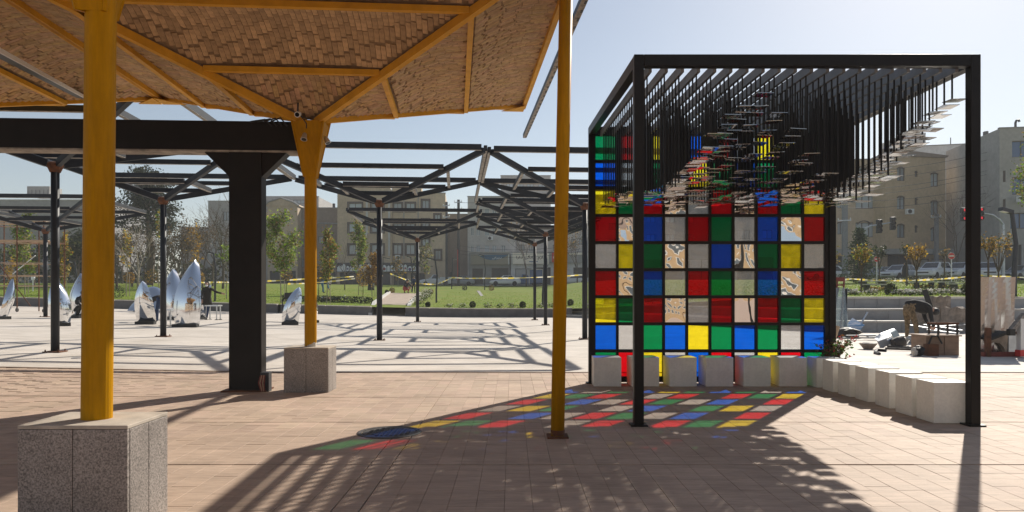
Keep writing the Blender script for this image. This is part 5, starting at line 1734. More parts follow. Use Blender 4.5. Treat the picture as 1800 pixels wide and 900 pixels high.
# ------------------------------------------------------------------ buildings beyond the park
random.seed(401)
def building(label, px0, Y0_, px1, ytop, mat, wins, yaw=0.0, depth=14, ybase=None, glass='window_glass', frame='window_frame', parapet=True,
             surround=None, name='apartment_building', mull=1, arch=False, recess=.22):
    a = R(yaw); ca, sa_ = math.cos(a), math.sin(a)
    C = Vector(((px0 - 900) / F * Y0_, Y0_, 0))
    def s_of(px):
        k = (px - 900) / F
        return (k * C.y - C.x) / (ca - k * sa_)
    def Yof(s): return C.y + s * sa_
    W = s_of(px1)
    zt = zat(ytop, Y0_)
    zb = 2.4 if ybase is None else ybase
    t = thing(name, label, 'building', (C.x, C.y, zb))
    q = rotz(a)
    def wp(s, d, z): return C + q @ Vector((s, d, 0)) + Vector((0, 0, z))
    holes = []
    for wn in wins:
        s0, s1 = s_of(wn[0]), s_of(wn[1]); sm = (s0 + s1) / 2
        holes.append((s0, s1, zat(wn[3], Yof(sm)), zat(wn[2], Yof(sm)), wn[4] if len(wn) > 4 else None))
    xs = sorted(set([0, W] + [h[0] for h in holes] + [h[1] for h in holes]))
    zs_ = sorted(set([zb, zt] + [min(zt, max(zb, h[2])) for h in holes] + [min(zt, max(zb, h[3])) for h in holes]))
    m = MB()
    for i in range(len(xs) - 1):
        for j in range(len(zs_) - 1):
            cx, cz = (xs[i] + xs[i + 1]) / 2, (zs_[j] + zs_[j + 1]) / 2
            if any(h[0] < cx < h[1] and h[2] < cz < h[3] for h in holes): continue
            m.poly(wp(xs[i], 0, zs_[j]), wp(xs[i + 1], 0, zs_[j]), wp(xs[i + 1], 0, zs_[j + 1]), wp(xs[i], 0, zs_[j + 1]))
    for h in holes:
        s0, s1, z0, z1 = h[:4]; z0 = max(zb, z0)
        c0 = [wp(s0, 0, z0), wp(s1, 0, z0), wp(s1, 0, z1), wp(s0, 0, z1)]
        c1 = [wp(s0, recess, z0), wp(s1, recess, z0), wp(s1, recess, z1), wp(s0, recess, z1)]
        for k in range(4):
            k2 = (k + 1) % 4
            m.poly(c0[k], c1[k], c1[k2], c0[k2])
    # sides, back, roof
    m.poly(wp(0, depth, zb), wp(0, 0, zb), wp(0, 0, zt), wp(0, depth, zt))
    m.poly(wp(W, 0, zb), wp(W, depth, zb), wp(W, depth, zt), wp(W, 0, zt))
    m.poly(wp(W, depth, zb), wp(0, depth, zb), wp(0, depth, zt), wp(W, depth, zt))
    m.poly(wp(0, 0, zt - .3), wp(W, 0, zt - .3), wp(W, depth, zt - .3), wp(0, depth, zt - .3))
    m.obj('wall', MAT[mat], t)
    if parapet:
        MB().beam(wp(-.05, .1, zt + .06), wp(W + .05, .1, zt + .06), .35, .12).obj('parapet', MAT['wall_' + ('slate' if mat != 'wall_slate' else 'pale')], t)
    for h in holes:
        s0, s1, z0, z1, kind = h; z0 = max(zb, z0)
        fm = MB(); fw = .07
        gm_ = glass
        mt = frame
        if kind == 'shop': gm_ = 'shop_dark'
        if kind == 'shutter': gm_ = 'shutter'
        if kind == 'blue': gm_ = 'window_blue'
        d = recess - .03
        def bar(p0, p1): fm.beam(p0, p1, .08, fw, up=tuple(q @ Vector((0, -1, 0))))
        bar(wp(s0, d, z0 + fw / 2), wp(s1, d, z0 + fw / 2)); bar(wp(s0, d, z1 - fw / 2), wp(s1, d, z1 - fw / 2))
        bar(wp(s0 + fw / 2, d, z0 + fw), wp(s0 + fw / 2, d, z1 - fw)); bar(wp(s1 - fw / 2, d, z0 + fw), wp(s1 - fw / 2, d, z1 - fw))
        nm = max(1, int((s1 - s0) / 1.0)) if kind is None or kind == 'blue' else int((s1 - s0) / 2.5)
        for k in range(nm):
            ss = s0 + (s1 - s0) * (k + 1) / (nm + 1)
            bar(wp(ss, d, z0 + fw), wp(ss, d, z1 - fw))
        if kind in ('arch', 'wide'):
            pass
        wo = fm.obj('shopfront' if kind in ('shop', 'shutter') else 'window', MAT[mt], t)
        po = MB().poly(wp(s0, recess, z0), wp(s1, recess, z0), wp(s1, recess, z1), wp(s0, recess, z1)).obj('shutter' if kind == 'shutter' else 'pane', MAT[gm_], wo)
        if kind is None and surround:
            b = .22
            sm_ = MB()
            for p0, p1 in ((wp(s0 - b, -.04, z1 + b / 2), wp(s1 + b, -.04, z1 + b / 2)), (wp(s0 - b, -.06, z0 - b / 2), wp(s1 + b, -.06, z0 - b / 2))):
                sm_.beam(p0, p1, .16, b)
            for ss in (s0 - b / 2, s1 + b / 2):
                sm_.beam(wp(ss, -.04, z0 + .002), wp(ss, -.04, z1 - .002), .14, b * .98, up=tuple(q @ Vector((1, 0, 0))))
            sm_.obj('surround', MAT[surround], wo)
        if kind is None and arch:
            n = 10; w2 = (s1 - s0) * (.30 if (s1 - s0) > 2.2 else .42)
            sc_ = (s0 + s1) / 2 - (.1 * (s1 - s0))
            pl = [(sc_ + w2 * math.cos(math.pi * k / n), z1 - .25 - .0 + .62 * w2 * math.sin(math.pi * k / n)) for k in range(n + 1)]
            am = MB()
            for k in range(n):
                am.beam(wp(pl[k][0], -.05, pl[k][1]), wp(pl[k + 1][0], -.05, pl[k + 1][1]), .1, .10)
            am.obj('arch_trim', MAT['window_frame'], wo)
    return t, wp, s_of, Yof, W, zt
def grid_wins(cols, rows):
    return [(c[0], c[1], r[0], r[1]) for c in cols for r in rows]
# left
bL = building('broad dark grey building behind the scaffold at the far left', -260, 104, 176, 352, 'wall_slate',
              grid_wins([(-60, -40), (-20, 0), (14, 32), (112, 128)], [(440, 458)]), depth=16)
wp = bL[1]
MB().box(wp(0, 0, 0) + Vector((24.9, 5, 17.0)), (3.4, 3, 1.5)).obj('roof_room', MAT['wall_greywall'], bL[0])
rm = MB()
for k in range(6):
    rm.tube(wp(0, 0, 0) + Vector((23.4 + .6 * k, 3.4, 16.2)), wp(0, 0, 0) + Vector((23.4 + .6 * k, 3.4, 17.2)), .04, n=4)
rm.obj('railing', MAT['dark_metal'], bL[0])
building('plain grey block left of the black column top', 366, 112, 474, 354, 'wall_greywall', grid_wins([(392, 402)], [(372, 388)]) , depth=12)
building('low grey building behind the park trees', 318, 124, 372, 400, 'wall_slate', [(326, 336, 412, 424)], depth=10)
gb = building('beige gabled building right of the black column', 470, 108, 523, 362, 'wall_beige_dark',
         [(474, 488, 377, 391), (493, 510, 376, 391), (505, 514, 409, 424), (474, 486, 412, 426), (474, 520, 476, 498, 'shop')], depth=12, parapet=False)
wp, W, zt = gb[1], gb[4], gb[5]
MB().prism([(-.3, 0), (W + .2, 0), (W * .85, .55), (W * .45, 1.15), (W * .05, .55)], wp(0, -.15, zt), (1, 0, 0), (0, 0, 1), (0, 11, 0)).obj('gable', MAT['wall_beige_dark'], gb[0])
rf = MB()
rf.path([wp(-.4, -.25, zt + .02), wp(W * .05, -.25, zt + .6), wp(W * .45, -.25, zt + 1.2), wp(W * .85, -.25, zt + .6), wp(W + .3, -.25, zt + .02)], .13, 5)
rf.obj('cornice', MAT['wall_slate'], gb[0])
lb_ = building('low white roofed building behind the gabled one', 462, 128, 560, 346, 'wall_greywall', [(478, 492, 350, 357), (515, 535, 351, 358)], depth=10)
MB().path([lb_[1](8.6, 1, 19.3), lb_[1](8.6, 1, 22.3)], .05, 5).obj('antenna_mast', MAT['dark_metal'], lb_[0])
MB().path([lb_[1](8.0, 1, 21.2), lb_[1](9.3, 1, 21.4)], .05, 5).obj('antenna_arm', MAT['dark_metal'], lb_[0])
bb = building('dark brown brick building behind the middle yellow post', 522, 110, 594, 366, 'wall_brown',
         [(531, 536, 420, 434), (559, 577, 415, 429), (530, 537, 455, 470), (526, 590, 478, 500, 'shop')], depth=12)
MB().path([bb[1](0, -.12, bb[5] - 2.8), bb[1](1.6, -.12, bb[5] - 1.5), bb[1](3.2, -.12, bb[5] - 2.3), bb[1](bb[4], -.12, bb[5] - 2.4)], .12, 5).obj('string_course', MAT['wall_slate'], bb[0])
MB().bx(bb[1](5, 1, 0).x, bb[1](5, 1, 0).x + .35, 112, 112.35, bb[5] - .2, bb[5] + 1.0).obj('chimney', MAT['dark_metal'], bb[0])
# main apartment block
ROWS = [(357, 371), (393, 408), (430, 447)]
ab = building('large beige apartment block with brown framed windows in the middle', 593, 106, 689, 337, 'wall_beige_dark',
              grid_wins([(613, 636), (653, 674)], ROWS) +
              [(597, 640, 479, 503, 'shop'), (645, 686, 479, 503, 'shop')], depth=14, surround='window_frame')
ab2 = building('beige apartment wing with stair windows right of the middle black post', 689, 106.6, 783, 339, 'wall_beige',
               grid_wins([(692, 706), (714, 729)], ROWS) + [(742, 754, 352, 366), (742, 754, 386, 400), (742, 754, 420, 432), (764, 774, 377, 389), (765, 775, 440, 456)] +
               [(692, 716, 480, 503, 'shop'), (722, 747, 480, 503, 'shop')], depth=14, surround='window_frame', yaw=4)
for t_, wp, s0, z in ((ab[0], ab[1], 0, ab[5]), ):
    MB().prism([(0, 0), (ab[4], 0), (ab[4] * .95, .8), (ab[4] * .5, 1.25), (ab[4] * .1, .7)], wp(0, -.05, z), (1, 0, 0), (0, 0, 1), (0, 1.2, 0)).obj('curved_parapet', MAT['wall_beige_dark'], t_)
MB().prism([(0, 0), (ab2[4] * .55, 0), (ab2[4] * .55, 1.0), (ab2[4] * .45, 1.15), (0, .75)], ab2[1](0, -.05, ab2[5]), (math.cos(R(4)), math.sin(R(4)), 0), (0, 0, 1), (0, 1.2, 0)).obj('curved_parapet', MAT['wall_beige'], ab2[0])
for px, y0, y1 in ((645, 352, 412), (684, 352, 450)):
    MB().beam(P(px, y1, 105.9), P(px, y0, 105.9), .3, .16, up=(0, 1, 0)).obj('downpipe', MAT['shutter'], ab[0])
for px, y0, y1 in ((710, 345, 455), (735, 345, 455)):
    MB().beam(P(px, y1, 106.3), P(px, y0, 106.3), .12, .12, up=(0, 1, 0)).obj('downpipe', MAT['wall_slate'], ab2[0])
for i_, (px, py, Y_k, lab) in enumerate(((640, 414, 105.8, 'small white air conditioner under a window of the large beige block'), (862, 419, 107.8, 'white air conditioner on the pale building over the blue sign'), (1599, 372, 81.6, 'small air conditioner beside an arched window at right'), (1796, 350, 73.0, 'air conditioner under a blue window at the far right'))):
    t_ = thing('air_conditioner', lab, 'air conditioner', P(px, py, Y_k))
    MB().box(P(px, py, Y_k), (.8, .5, .6)).obj('case', MAT['white_plastic'], t_)
    MB().lathe([(.24, 0), (.22, .02), (.001, .02)], P(px, py, Y_k) + Vector((-.1, -.26, 0)), 14, Matrix.Rotation(R(90), 3, 'X')).obj('fan_grille', MAT['black'], t_)
ac = thing('air_conditioner', 'white air conditioner box on the beige wall over the shop banner', 'air conditioner', P(699, 453, 106.0))
MB().box(P(699, 453, 106.2), (.7, .6, .75)).obj('case', MAT['white_plastic'], ac)
MB().lathe([(.28, 0), (.26, .02), (.001, .02)], P(699, 453, 105.88), 14, Matrix.Rotation(R(90), 3, 'X')).obj('fan_grille', MAT['black'], ac)
# food banner over the shops: white cut-out letters and pictures on dark board (illegible in the photograph)
bn = thing('shop_banner', 'long colourful food shop banner under the beige apartment block', 'banner', P(592, 478, 105.6))
ba, bb_ = P(592, 478, 105.6), P(733, 462, 105.6)
MB().bx(ba.x, bb_.x, 105.45, 105.7, ba.z, bb_.z).obj('board', MAT['dark_metal'], bn)
random.seed(9)
lt = MB(); pc = MB()
x = ba.x + .1
while x < bb_.x - .6:
    wd = random.uniform(.35, .95); h = random.uniform(.65, 1.3); z0 = ba.z + random.uniform(.04, .15)
    lt.bx(x, x + wd, 105.40, 105.452, z0, z0 + h * .72)
    lt.lathe([(wd * .36, 0), (.001, .05)], (x + wd / 2, 105.45, z0 + h * .72), 8, Matrix.Rotation(R(90), 3, 'X'))
    if random.random() < .55:
        pc.t = random.choice([(.5, .2, .05), (.35, .06, .05), (.45, .3, .12), (.15, .1, .25)])
        pc.lathe([(wd * .34, 0), (.001, .012)], (x + wd / 2, 105.395, z0 + h * .38), 9, Matrix.Rotation(R(90), 3, 'X'))
    x += wd + random.uniform(.02, .12)
lt.obj('white_shapes', MAT['sign_white'], bn, kind='stuff'); pc.obj('food_pictures', MAT['petal'], bn, tint=True, kind='stuff')
# buildings right of it
building('narrow dark brown brick building with a blank wall', 783, 109, 822, 377, 'wall_brown', [(790, 796, 478, 503, 'shop')], depth=10)
pb = building('pale five storey building behind the blue shop sign', 822, 108, 906, 346, 'wall_pale',
         grid_wins([(827, 833), (837, 844), (852, 860), (865, 873), (881, 889)], [(366, 381), (400, 414), (431, 444)]), depth=12, frame='window_frame_white')
building('grey glass fronted building behind the far canopy frames', 846, 128, 886, 361, 'wall_greywall', grid_wins([(868, 880)], [(367, 378), (382, 394)]), depth=9)
building('tall pale tower between the canopy frames and the leaning yellow post', 880, 138, 968, 309, 'wall_greywall',
         grid_wins([(890, 902), (908, 920), (926, 938), (946, 960)], [(320, 330), (340, 350), (366, 378), (394, 406), (424, 436)]), depth=12)
building('low grey building left of the pavilion', 906, 120, 985, 404, 'wall_palewall', grid_wins([(912, 922), (930, 940), (972, 980)], [(412, 424), (430, 441)]), depth=10)
building('pale building seen between the leaning post and the pavilion', 985, 112, 1120, 352, 'wall_pale', grid_wins([(1004, 1012), (1018, 1026), (1040, 1052), (1070, 1084)], [(366, 378), (392, 404), (420, 430)]), depth=12)
building('grey brown building straight behind the middle of the glass wall', 1120, 108, 1285, 322, 'wall_slate',
         grid_wins([(1136, 1152), (1170, 1186), (1204, 1220), (1246, 1262)], [(340, 356), (376, 392), (412, 428)]) + [(1130, 1200, 456, 503, 'shop'), (1212, 1276, 456, 503, 'shutter')], depth=12)
building('dull grey building behind the right half of the glass wall', 1285, 98, 1468, 300, 'wall_greywall',
         grid_wins([(1300, 1318), (1340, 1358), (1384, 1400), (1426, 1444)], [(322, 340), (362, 380), (404, 420)]) + [(1296, 1360, 452, 500, 'shop'), (1376, 1450, 452, 500, 'shop')], depth=12)
# shops
s1_ = building('tan fronted shop with a blue sign panel in the middle', 824, 104, 896, 444, 'wall_slate', [(830, 849, 472, 504, 'shop'), (864, 894, 471, 504, 'shop')], depth=8, name='shop_building')
s2_ = building('pale shop under the white Persian sign', 898, 104, 1040, 444, 'wall_palewall', [(906, 934, 472, 504, 'shutter'), (938, 968, 470, 504, 'shop'), (1008, 1034, 470, 504, 'shop')], depth=8, name='shop_building')
sb = thing('shop_sign', 'blue and tan shop sign with a white scrawl of writing', 'shop sign', P(828, 465, 103.7))
a, b = P(828, 465, 103.7), P(895, 447.5, 103.7)
MB().bx(a.x, b.x, 103.6, 103.9, a.z, b.z).obj('board', MAT['sign_tan'], sb)
pl = []
n = 12
for k in range(n + 1):
    f = k / n
    pl.append((840 + (893 - 840) * f, 448 + 9.2 * math.sin(math.pi * f) ** .8))
pts = [P(x, y, 103.59) for x, y in pl]
top_ = [P(893, 448, 103.59), P(840, 448, 103.59)]
m = MB()
c0 = [(p.x, p.z) for p in pts]
m.prism([(p[0], p[1]) for p in c0], (0, 103.57, 0), (1, 0, 0), (0, 0, 1), (0, .025, 0)); m.obj('blue_field', MAT['sign_blue'], sb)
MB().bx(P(893.5, 0, 103.6).x, P(895.2, 0, 103.6).x, 103.5, 103.92, a.z, b.z + .02).obj('edge_strip', MAT['sign_white'], sb)
m = MB()
for seq in ([(865, 456), (866.5, 453.5), (868, 456.2), (870, 453)], [(870, 453), (871.5, 451), (872, 455.5), (874, 454.8), (875.5, 453.2)], [(875.5, 453.2), (876.5, 455), (878, 453.3), (879.5, 455), (881, 453.5), (882, 452.5)]):
    m.path([P(x, y, 103.55) for x, y in seq], .045, 5)
m.obj('writing', MAT['sign_white'], sb)
wsn = thing('shop_sign', 'long white shop sign with dark Persian lettering', 'shop sign', P(901, 464, 103.7))
a, b = P(901, 464, 103.6), P(965, 444.5, 103.6)
MB().bx(a.x, b.x, 103.5, 103.8, a.z, b.z).obj('board', MAT['sign_cream'], wsn)
tcv = bpy.data.curves.new('lettering', 'FONT')
tcv.body = ''.join(reversed('\ufedf\ufeee\ufe8d\ufeaf\ufee1 \ufea7\ufe8e\ufee7\ufb95\ufbfd \ufea9\ufe8d\ufead\ufe8d'))
tcv.extrude = .01; tcv.offset = .018; tcv.resolution_u = 3; tcv.size = 1.0
to = bpy.data.objects.new('tmp', tcv); COL.objects.link(to)
tme = bpy.data.meshes.new_from_object(to.evaluated_get(bpy.context.evaluated_depsgraph_get()))
bpy.data.objects.remove(to)
vx = [v.co.x for v in tme.vertices]; vz_ = [v.co.y for v in tme.vertices]
tgt = (P(907.5, 0, 103.6).x, P(961, 0, 103.6).x)
kx = (tgt[1] - tgt[0]) / (max(vx) - min(vx))
zc_ = zat(453, 103.6)
tme.materials.clear(); tme.materials.append(MAT['sign_text'])
x_min = min(vx); zmid = (max(vz_) + min(vz_)) / 2; zsc = (zat(449.4, 103.6) - zat(457.4, 103.6)) / (max(vz_) - min(vz_))
for v in tme.vertices:
    x, y, z = v.co
    v.co = (tgt[0] + (x - x_min) * kx - wsn.location.x, 103.485 - z * .5 - wsn.location.y, zc_ + (y - zmid) * zsc - wsn.location.z)
lo = link('lettering', tme, wsn)
MB().bx(P(930, 0, 103.6).x, P(945, 0, 103.6).x, 103.47, 103.498, zat(460.6, 103.6), zat(459.2, 103.6)).obj('underline', MAT['sign_blue'], wsn)
rs = thing('shop_sign', 'red and grey shop sign with a white swirl by the leaning yellow post', 'shop sign', P(967, 462, 103.7))
a, b = P(967, 462, 103.6), P(1024, 444, 103.6)
MB().bx(a.x, b.x, 103.52, 103.8, a.z, b.z).obj('board', MAT['wall_greywall'], rs)
MB().bx(P(970, 0, 103.6).x, P(980, 0, 103.6).x, 103.46, 103.519, zat(461, 103.6), zat(444, 103.6)).obj('red_panel', MAT['sign_red'], rs)
m = MB(); m.path([P(976 + 3 * math.cos(t_ * .55), 452.5 + 3.4 * math.sin(t_ * .55), 103.43) for t_ in range(10)], .06, 5); m.obj('swirl', MAT['sign_white'], rs)
MB().bx(P(1000, 0, 103.6).x, b.x, 103.46, 103.519, zat(448, 103.6), zat(444, 103.6)).obj('cream_band', MAT['sign_cream'], rs)
# right hand buildings
tw = building('tall pale blank walled building at right', 1560, 96, 1764, 260, 'wall_palewall', [(1668, 1674, 432, 446)], depth=18, yaw=-14)
MB().bx(P(1590, 0, 100).x, P(1620, 0, 100).x, 99, 106, zat(262, 100), zat(236, 100)).obj('roof_room', MAT['wall_pale'], tw[0])
for px, y0, y1, r_ in ((1730, 246, 232, .16), (1733.5, 246, 231, .28), (1624, 258, 237, .12), (1671, 252, 242, .06)):
    MB().tube(P(px, y0 + 8, 97), P(px, y1, 97), r_, n=8).obj('vent_pipe', MAT['dark_metal'], tw[0])
RW = [(292, 319), (342, 368), (392, 418)]
ba_ = building('tan brick building with arched windows behind the near right post, street face', 1556, 82, 1662, 274, 'wall_tan',
               [(1577, 1591, 294, 318), (1577, 1591, 345, 368), (1577, 1591, 394, 418), (1608, 1613, 300, 311), (1608, 1613, 348, 360), (1608, 1613, 396, 409),
                (1636, 1650, 304, 328), (1636, 1650, 353, 378), (1636, 1650, 400, 424), (1560, 1604, 448, 490, 'shop'), (1618, 1634, 455, 489, 'shutter'), (1638, 1660, 455, 489, 'shutter')],
               depth=12, yaw=9, surround=None, arch=True)
bw_ = building('tan brick building face with wide windows right of the glass wall', 1462, 84.5, 1556, 282, 'wall_beige_dark',
               [(1504, 1540, 294, 315), (1504, 1540, 343, 367), (1504, 1540, 391, 417), (1472, 1484, 346, 366), (1472, 1484, 390, 412), (1466, 1492, 450, 490, 'shop'), (1500, 1550, 446, 490, 'shop')],
               depth=12, yaw=-6.5, surround=None, arch=True)
MB().bx(P(1458, 0, 82).x, P(1668, 0, 82).x, 80.3, 81.8, zat(447, 81), zat(438, 81)).obj('shop_canopy', MAT['wall_slate'], bw_[0])
MB().prism([(0, 0), (ba_[4], 0), (ba_[4] + .3, .25), (ba_[4] * .5, .6), (0, .9)], ba_[1](0, -.2, ba_[5]), (math.cos(R(9)), math.sin(R(9)), 0), (0, 0, 1), (0, 1, 0)).obj('roof_edge', MAT['wall_brown'], ba_[0])
building('grey building with blue windows at the far right edge', 1757, 74, 1990, 226, 'wall_greywall',
         [(1779, 1830, 247, 276, 'blue'), (1779, 1830, 311, 342, 'blue'), (1776, 1830, 374, 402, 'blue'), (1764, 1796, 430, 486, 'shop'), (1763, 1768, 300, 320), (1763, 1768, 350, 372)],
         depth=12, yaw=-8)
vp = MB(); c = P(1785, 216, 76)
vp.path([c + Vector((0, 0, -1)), c, c + Vector((.1, 0, .25)), c + Vector((.35, 0, .3)), c + Vector((.42, 0, .1))], .12, 8)
tag(vp.obj('vent_pipe', MAT['dark_metal'], loc=tuple(c)), 'curved dark vent pipe on the roof at the far right', 'vent pipe')
# sunlit buildings behind the viewer, seen only in the mirrors
random.seed(5)
for k, (x0, x1, h, mt_) in enumerate(((-30, -6, 13, 'wall_sunny'), (-5.5, 16, 16, 'wall_sunny'), (16.3, 42, 14, 'wall_sunny'))):
    t = thing('apartment_building', ('sandy apartment building behind the viewer at left', 'tall sandy apartment building behind the viewer', 'lower sandy apartment building behind the viewer at right')[k], 'building', ((x0 + x1) / 2, -50, 0))
    MB().bx(x0, x1, -62, -50, 0, h).obj('wall', MAT[mt_], t)
    nw = int((x1 - x0 - .6) / 2.5)
    for i in range(nw):
        for j in range(4):
            xx = x0 + .7 + i * 2.5; zz = 2.4 + j * 3.1
            wo = MB().bx(xx, xx + 1.5, -49.98, -49.86, zz, zz + 1.9).obj('window', MAT['window_frame_white'], t)
            MB().bx(xx + .14, xx + 1.36, -49.92, -49.84, zz + .14, zz + 1.76).obj('pane', MAT['window_dark'], wo)

# ------------------------------------------------------------------ cars
def car_parts(kind):
    L, Wd, H = dict(sedan=(4.4, 1.72, 1.44), suv=(4.4, 1.8, 1.62), pickup=(4.6, 1.7, 1.6))[kind]
    out = []
    def loft(secs):
        m = MB(); vs = []
        n = len(secs[0])
        for s_ in secs: vs += s_
        fs = [(j * n + i, j * n + (i + 1) % n, (j + 1) * n + (i + 1) % n, (j + 1) * n + i) for j in range(len(secs) - 1) for i in range(n)]
        fs += [tuple(range(n - 1, -1, -1)), tuple(range((len(secs) - 1) * n, len(secs) * n))]
        m.add(vs, fs); return m
    zb = .24; belt = .84 if kind == 'sedan' else .98
    def sec(x, z0, z1, hw):
        c = .09
        return [(x, -hw + c, z0), (x, hw - c, z0), (x, hw, z0 + .14), (x, hw, z1 - .16), (x, hw - .12, z1), (x, -hw + .12, z1), (x, -hw, z1 - .16), (x, -hw, z0 + .14)]
    h = Wd / 2
    hood = .93 if kind != 'sedan' else .80
    rear = belt + (.12 if kind != 'pickup' else -.02)
    out.append(('body', loft([sec(-L / 2, .38, hood - .22, h * .82), sec(-L / 2 + .12, .26, hood - .1, h * .93), sec(-L / 2 + .5, zb, hood - .03, h), sec(-L * .2, zb, belt + .02, h), sec(L * .15, zb, belt + .05, h),
                              sec(L * .38, zb, rear, h), sec(L / 2 - .1, .28, rear - .03, h * .95), sec(L / 2, .4, rear - .25, h * .86)]), 'paint', None))
    def csec(x, z, hw): return [(x, -hw, z), (x, hw, z)]
    if kind == 'pickup':
        xs_ = (-L * .20, -L * .08, L * .06, L * .10)
    elif kind == 'suv':
        xs_ = (-L * .24, -L * .06, L * .36, L * .47)
    else:
        xs_ = (-L * .24, -L * .07, L * .24, L * .42)
    hw0, hw1 = h * .93, h * .74
    zb_ = belt - .01
    vs = [(xs_[0], -hw0, zb_), (xs_[0], hw0, zb_), (xs_[3], hw0, zb_), (xs_[3], -hw0, zb_), (xs_[1], -hw1, H), (xs_[1], hw1, H), (xs_[2], hw1, H), (xs_[2], -hw1, H)]
    out.append(('cabin', MB().add(vs, [(4, 5, 6, 7), (0, 1, 5, 4), (2, 3, 7, 6), (1, 2, 6, 5), (3, 0, 4, 7)]), 'paint', None))
    V = [Vector(v) for v in vs]
    def inset(a, b, c_, d, k0, k1, e, out_):
        # window quad inside face a,b,c,d (a,b bottom; d,c top)
        nrm = (b - a).cross(d - a).normalized() * out_
        def uv(u, v): return (a.lerp(b, u)).lerp(d.lerp(c_, u), v) + nrm
        return MB().poly(uv(k0, e), uv(k1, e), uv(k1, .9), uv(k0, .9))
    out.append(('windscreen', inset(V[1], V[0], V[4], V[5], .06, .94, .1, -.012 if False else .012), 'glass', None))
    out.append(('rear_window', inset(V[3], V[2], V[6], V[7], .08, .92, .12, .012), 'glass', None))
    for sd in (0, 1):
        q4 = (V[0], V[3], V[7], V[4]) if sd == 0 else (V[2], V[1], V[5], V[6])
        spans = ((.14, .50), (.53, .86)) if kind != 'pickup' else ((.2, .8),)
        for a, b in spans:
            out.append(('side_window', inset(*q4, a, b, .12, .012), 'glass', None))
    for x in (-L * .31, L * .30):
        for sd in (-1, 1):
            w = MB().lathe([(.2, -.1), (.31, -.1), (.325, 0), (.31, .1), (.2, .1)], (x, sd * (h - .08), .32), 18, Matrix.Rotation(R(90), 3, 'X'))
            r = MB().lathe([(.2, -.06), (.21, .105), (.06, .112), (.001, .112)], (x, sd * (h - .08), .32), 14, Matrix.Rotation(R(90 * sd), 3, 'X'))
            out.append(('wheel', w, 'tyre', ('rim', r, 'alu')))
    for sd in (-1, 1):
        out.append(('headlight', MB().box((-L / 2 + .06, sd * h * .66, hood - .24), (.14, .34, .13)), 'alu', None))
        out.append(('wing_mirror', MB().box((-L * .2, sd * (h + .08), belt + .1), (.12, .16, .12)), 'paint', None))
    out.append(('grille', MB().box((-L / 2 + .0, 0, hood - .36), (.06, h * 1.1, .12)), 'tyre', None))
    out.append(('bumper', MB().box((-L / 2 + .02, 0, .42), (.1, h * 1.75, .16)), 'paint', None))
    if kind == 'pickup':
        out.append(('cargo_bed', MB().box((L * .31, 0, belt + .12), (L * .36, Wd * .98, .28)), 'paint', None))
    return [(n, m.mesh(n, MAT['tyre']), k, (s_[0], s_[1].mesh(s_[0], MAT['tyre']), s_[2]) if s_ else None) for n, m, k, s_ in out]
CARP = {k: car_parts(k) for k in ('sedan', 'suv', 'pickup')}
def car(label, p, rz, kind, paint, group='cars parked along the streets', cat='car'):
    t = thing('pickup_truck' if kind == 'pickup' else 'parked_car', label, cat, p, rz, group)
    key = {'paint': MAT[paint], 'glass': MAT['car_glass'], 'tyre': MAT['tyre'], 'alu': MAT['aluminium']}
    for n, me, k, sub in CARP[kind]:
        ck = (me.name, paint if k == 'paint' else k)
        if ck not in CARM:
            m2 = me.copy(); m2.materials.clear(); m2.materials.append(key[k]); CARM[ck] = m2
        o = link(n, CARM[ck], t)
        if sub:
            sk = (sub[1].name, sub[2])
            if sk not in CARM:
                m2 = sub[1].copy(); m2.materials.clear(); m2.materials.append(key[sub[2]]); CARM[sk] = m2
            link(sub[0], CARM[sk], o)
    return t
CARM = {}
def SP(px, Y):
    x = (px - 900) / F * Y
    return Vector((x, Y, 2.7 + .25 * rb(x) - .05))
car('white sedan parked before the dark shops in the middle', SP(888, 101), R(2), 'sedan', 'car_white')
car('blue pickup truck beside the white sedan in the middle', SP(921, 101.5), R(180), 'pickup', 'car_blue', cat='truck')
car('white pickup truck parked before the beige apartment block', SP(766, 103), R(4), 'pickup', 'car_white', cat='truck')
car('grey sedan partly behind the utility poles', SP(808, 103.5), R(3), 'sedan', 'car_grey')
car('white car seen between the leaning yellow post and the pavilion', SP(1008, 101), R(0), 'sedan', 'car_white')
car('white sedan behind the walking woman at right', SP(1582, 71), R(28), 'sedan', 'car_white')
car('white off road car right of the golden vase shaped tree', SP(1642, 69), R(35), 'suv', 'car_white')
car('white off road car just left of the near right pavilion post', SP(1690, 69.5), R(30), 'suv', 'car_white')
car('white car above the steel sheet at right', SP(1737, 69), R(60), 'suv', 'car_white')
car('pale car cut off by the glass wall edge', SP(1452, 74), R(0), 'sedan', 'car_white')
car('grey car behind the far right lamp post', SP(1795, 72), R(20), 'sedan', 'car_grey')
car('grey car far left of the white row, behind the cedar trunk', SP(1545, 76), R(20), 'sedan', 'car_grey')
cg = thing('cargo_box', 'dark framed cargo box standing behind the blue pickup truck', 'cargo box', SP(941, 100.5))
a, b = P(929.5, 497, 100.3), P(955, 473, 100.3)
MB().bx(a.x + .12, b.x - .12, 100.4, 102.2, a.z, b.z - .1).obj('panel', MAT['car_blue'], cg)
m = MB()
for x in (a.x, b.x - .12): m.bx(x, x + .12, 100.28, 100.45, a.z - .2, b.z)
m.bx(a.x, b.x, 100.28, 100.45, b.z - .098, b.z + .02); m.obj('rim', MAT['wall_pale'], cg)

# ------------------------------------------------------------------ work site by the steps at right
def at(px, py, dz=0): return GP(px, py) + Vector((0, 0, dz))
def one(m, name, mat, label, cat, loc, **k):
    return tag(m.obj(name, MAT[mat] if isinstance(mat, str) else mat, loc=tuple(loc), **k), label, cat)
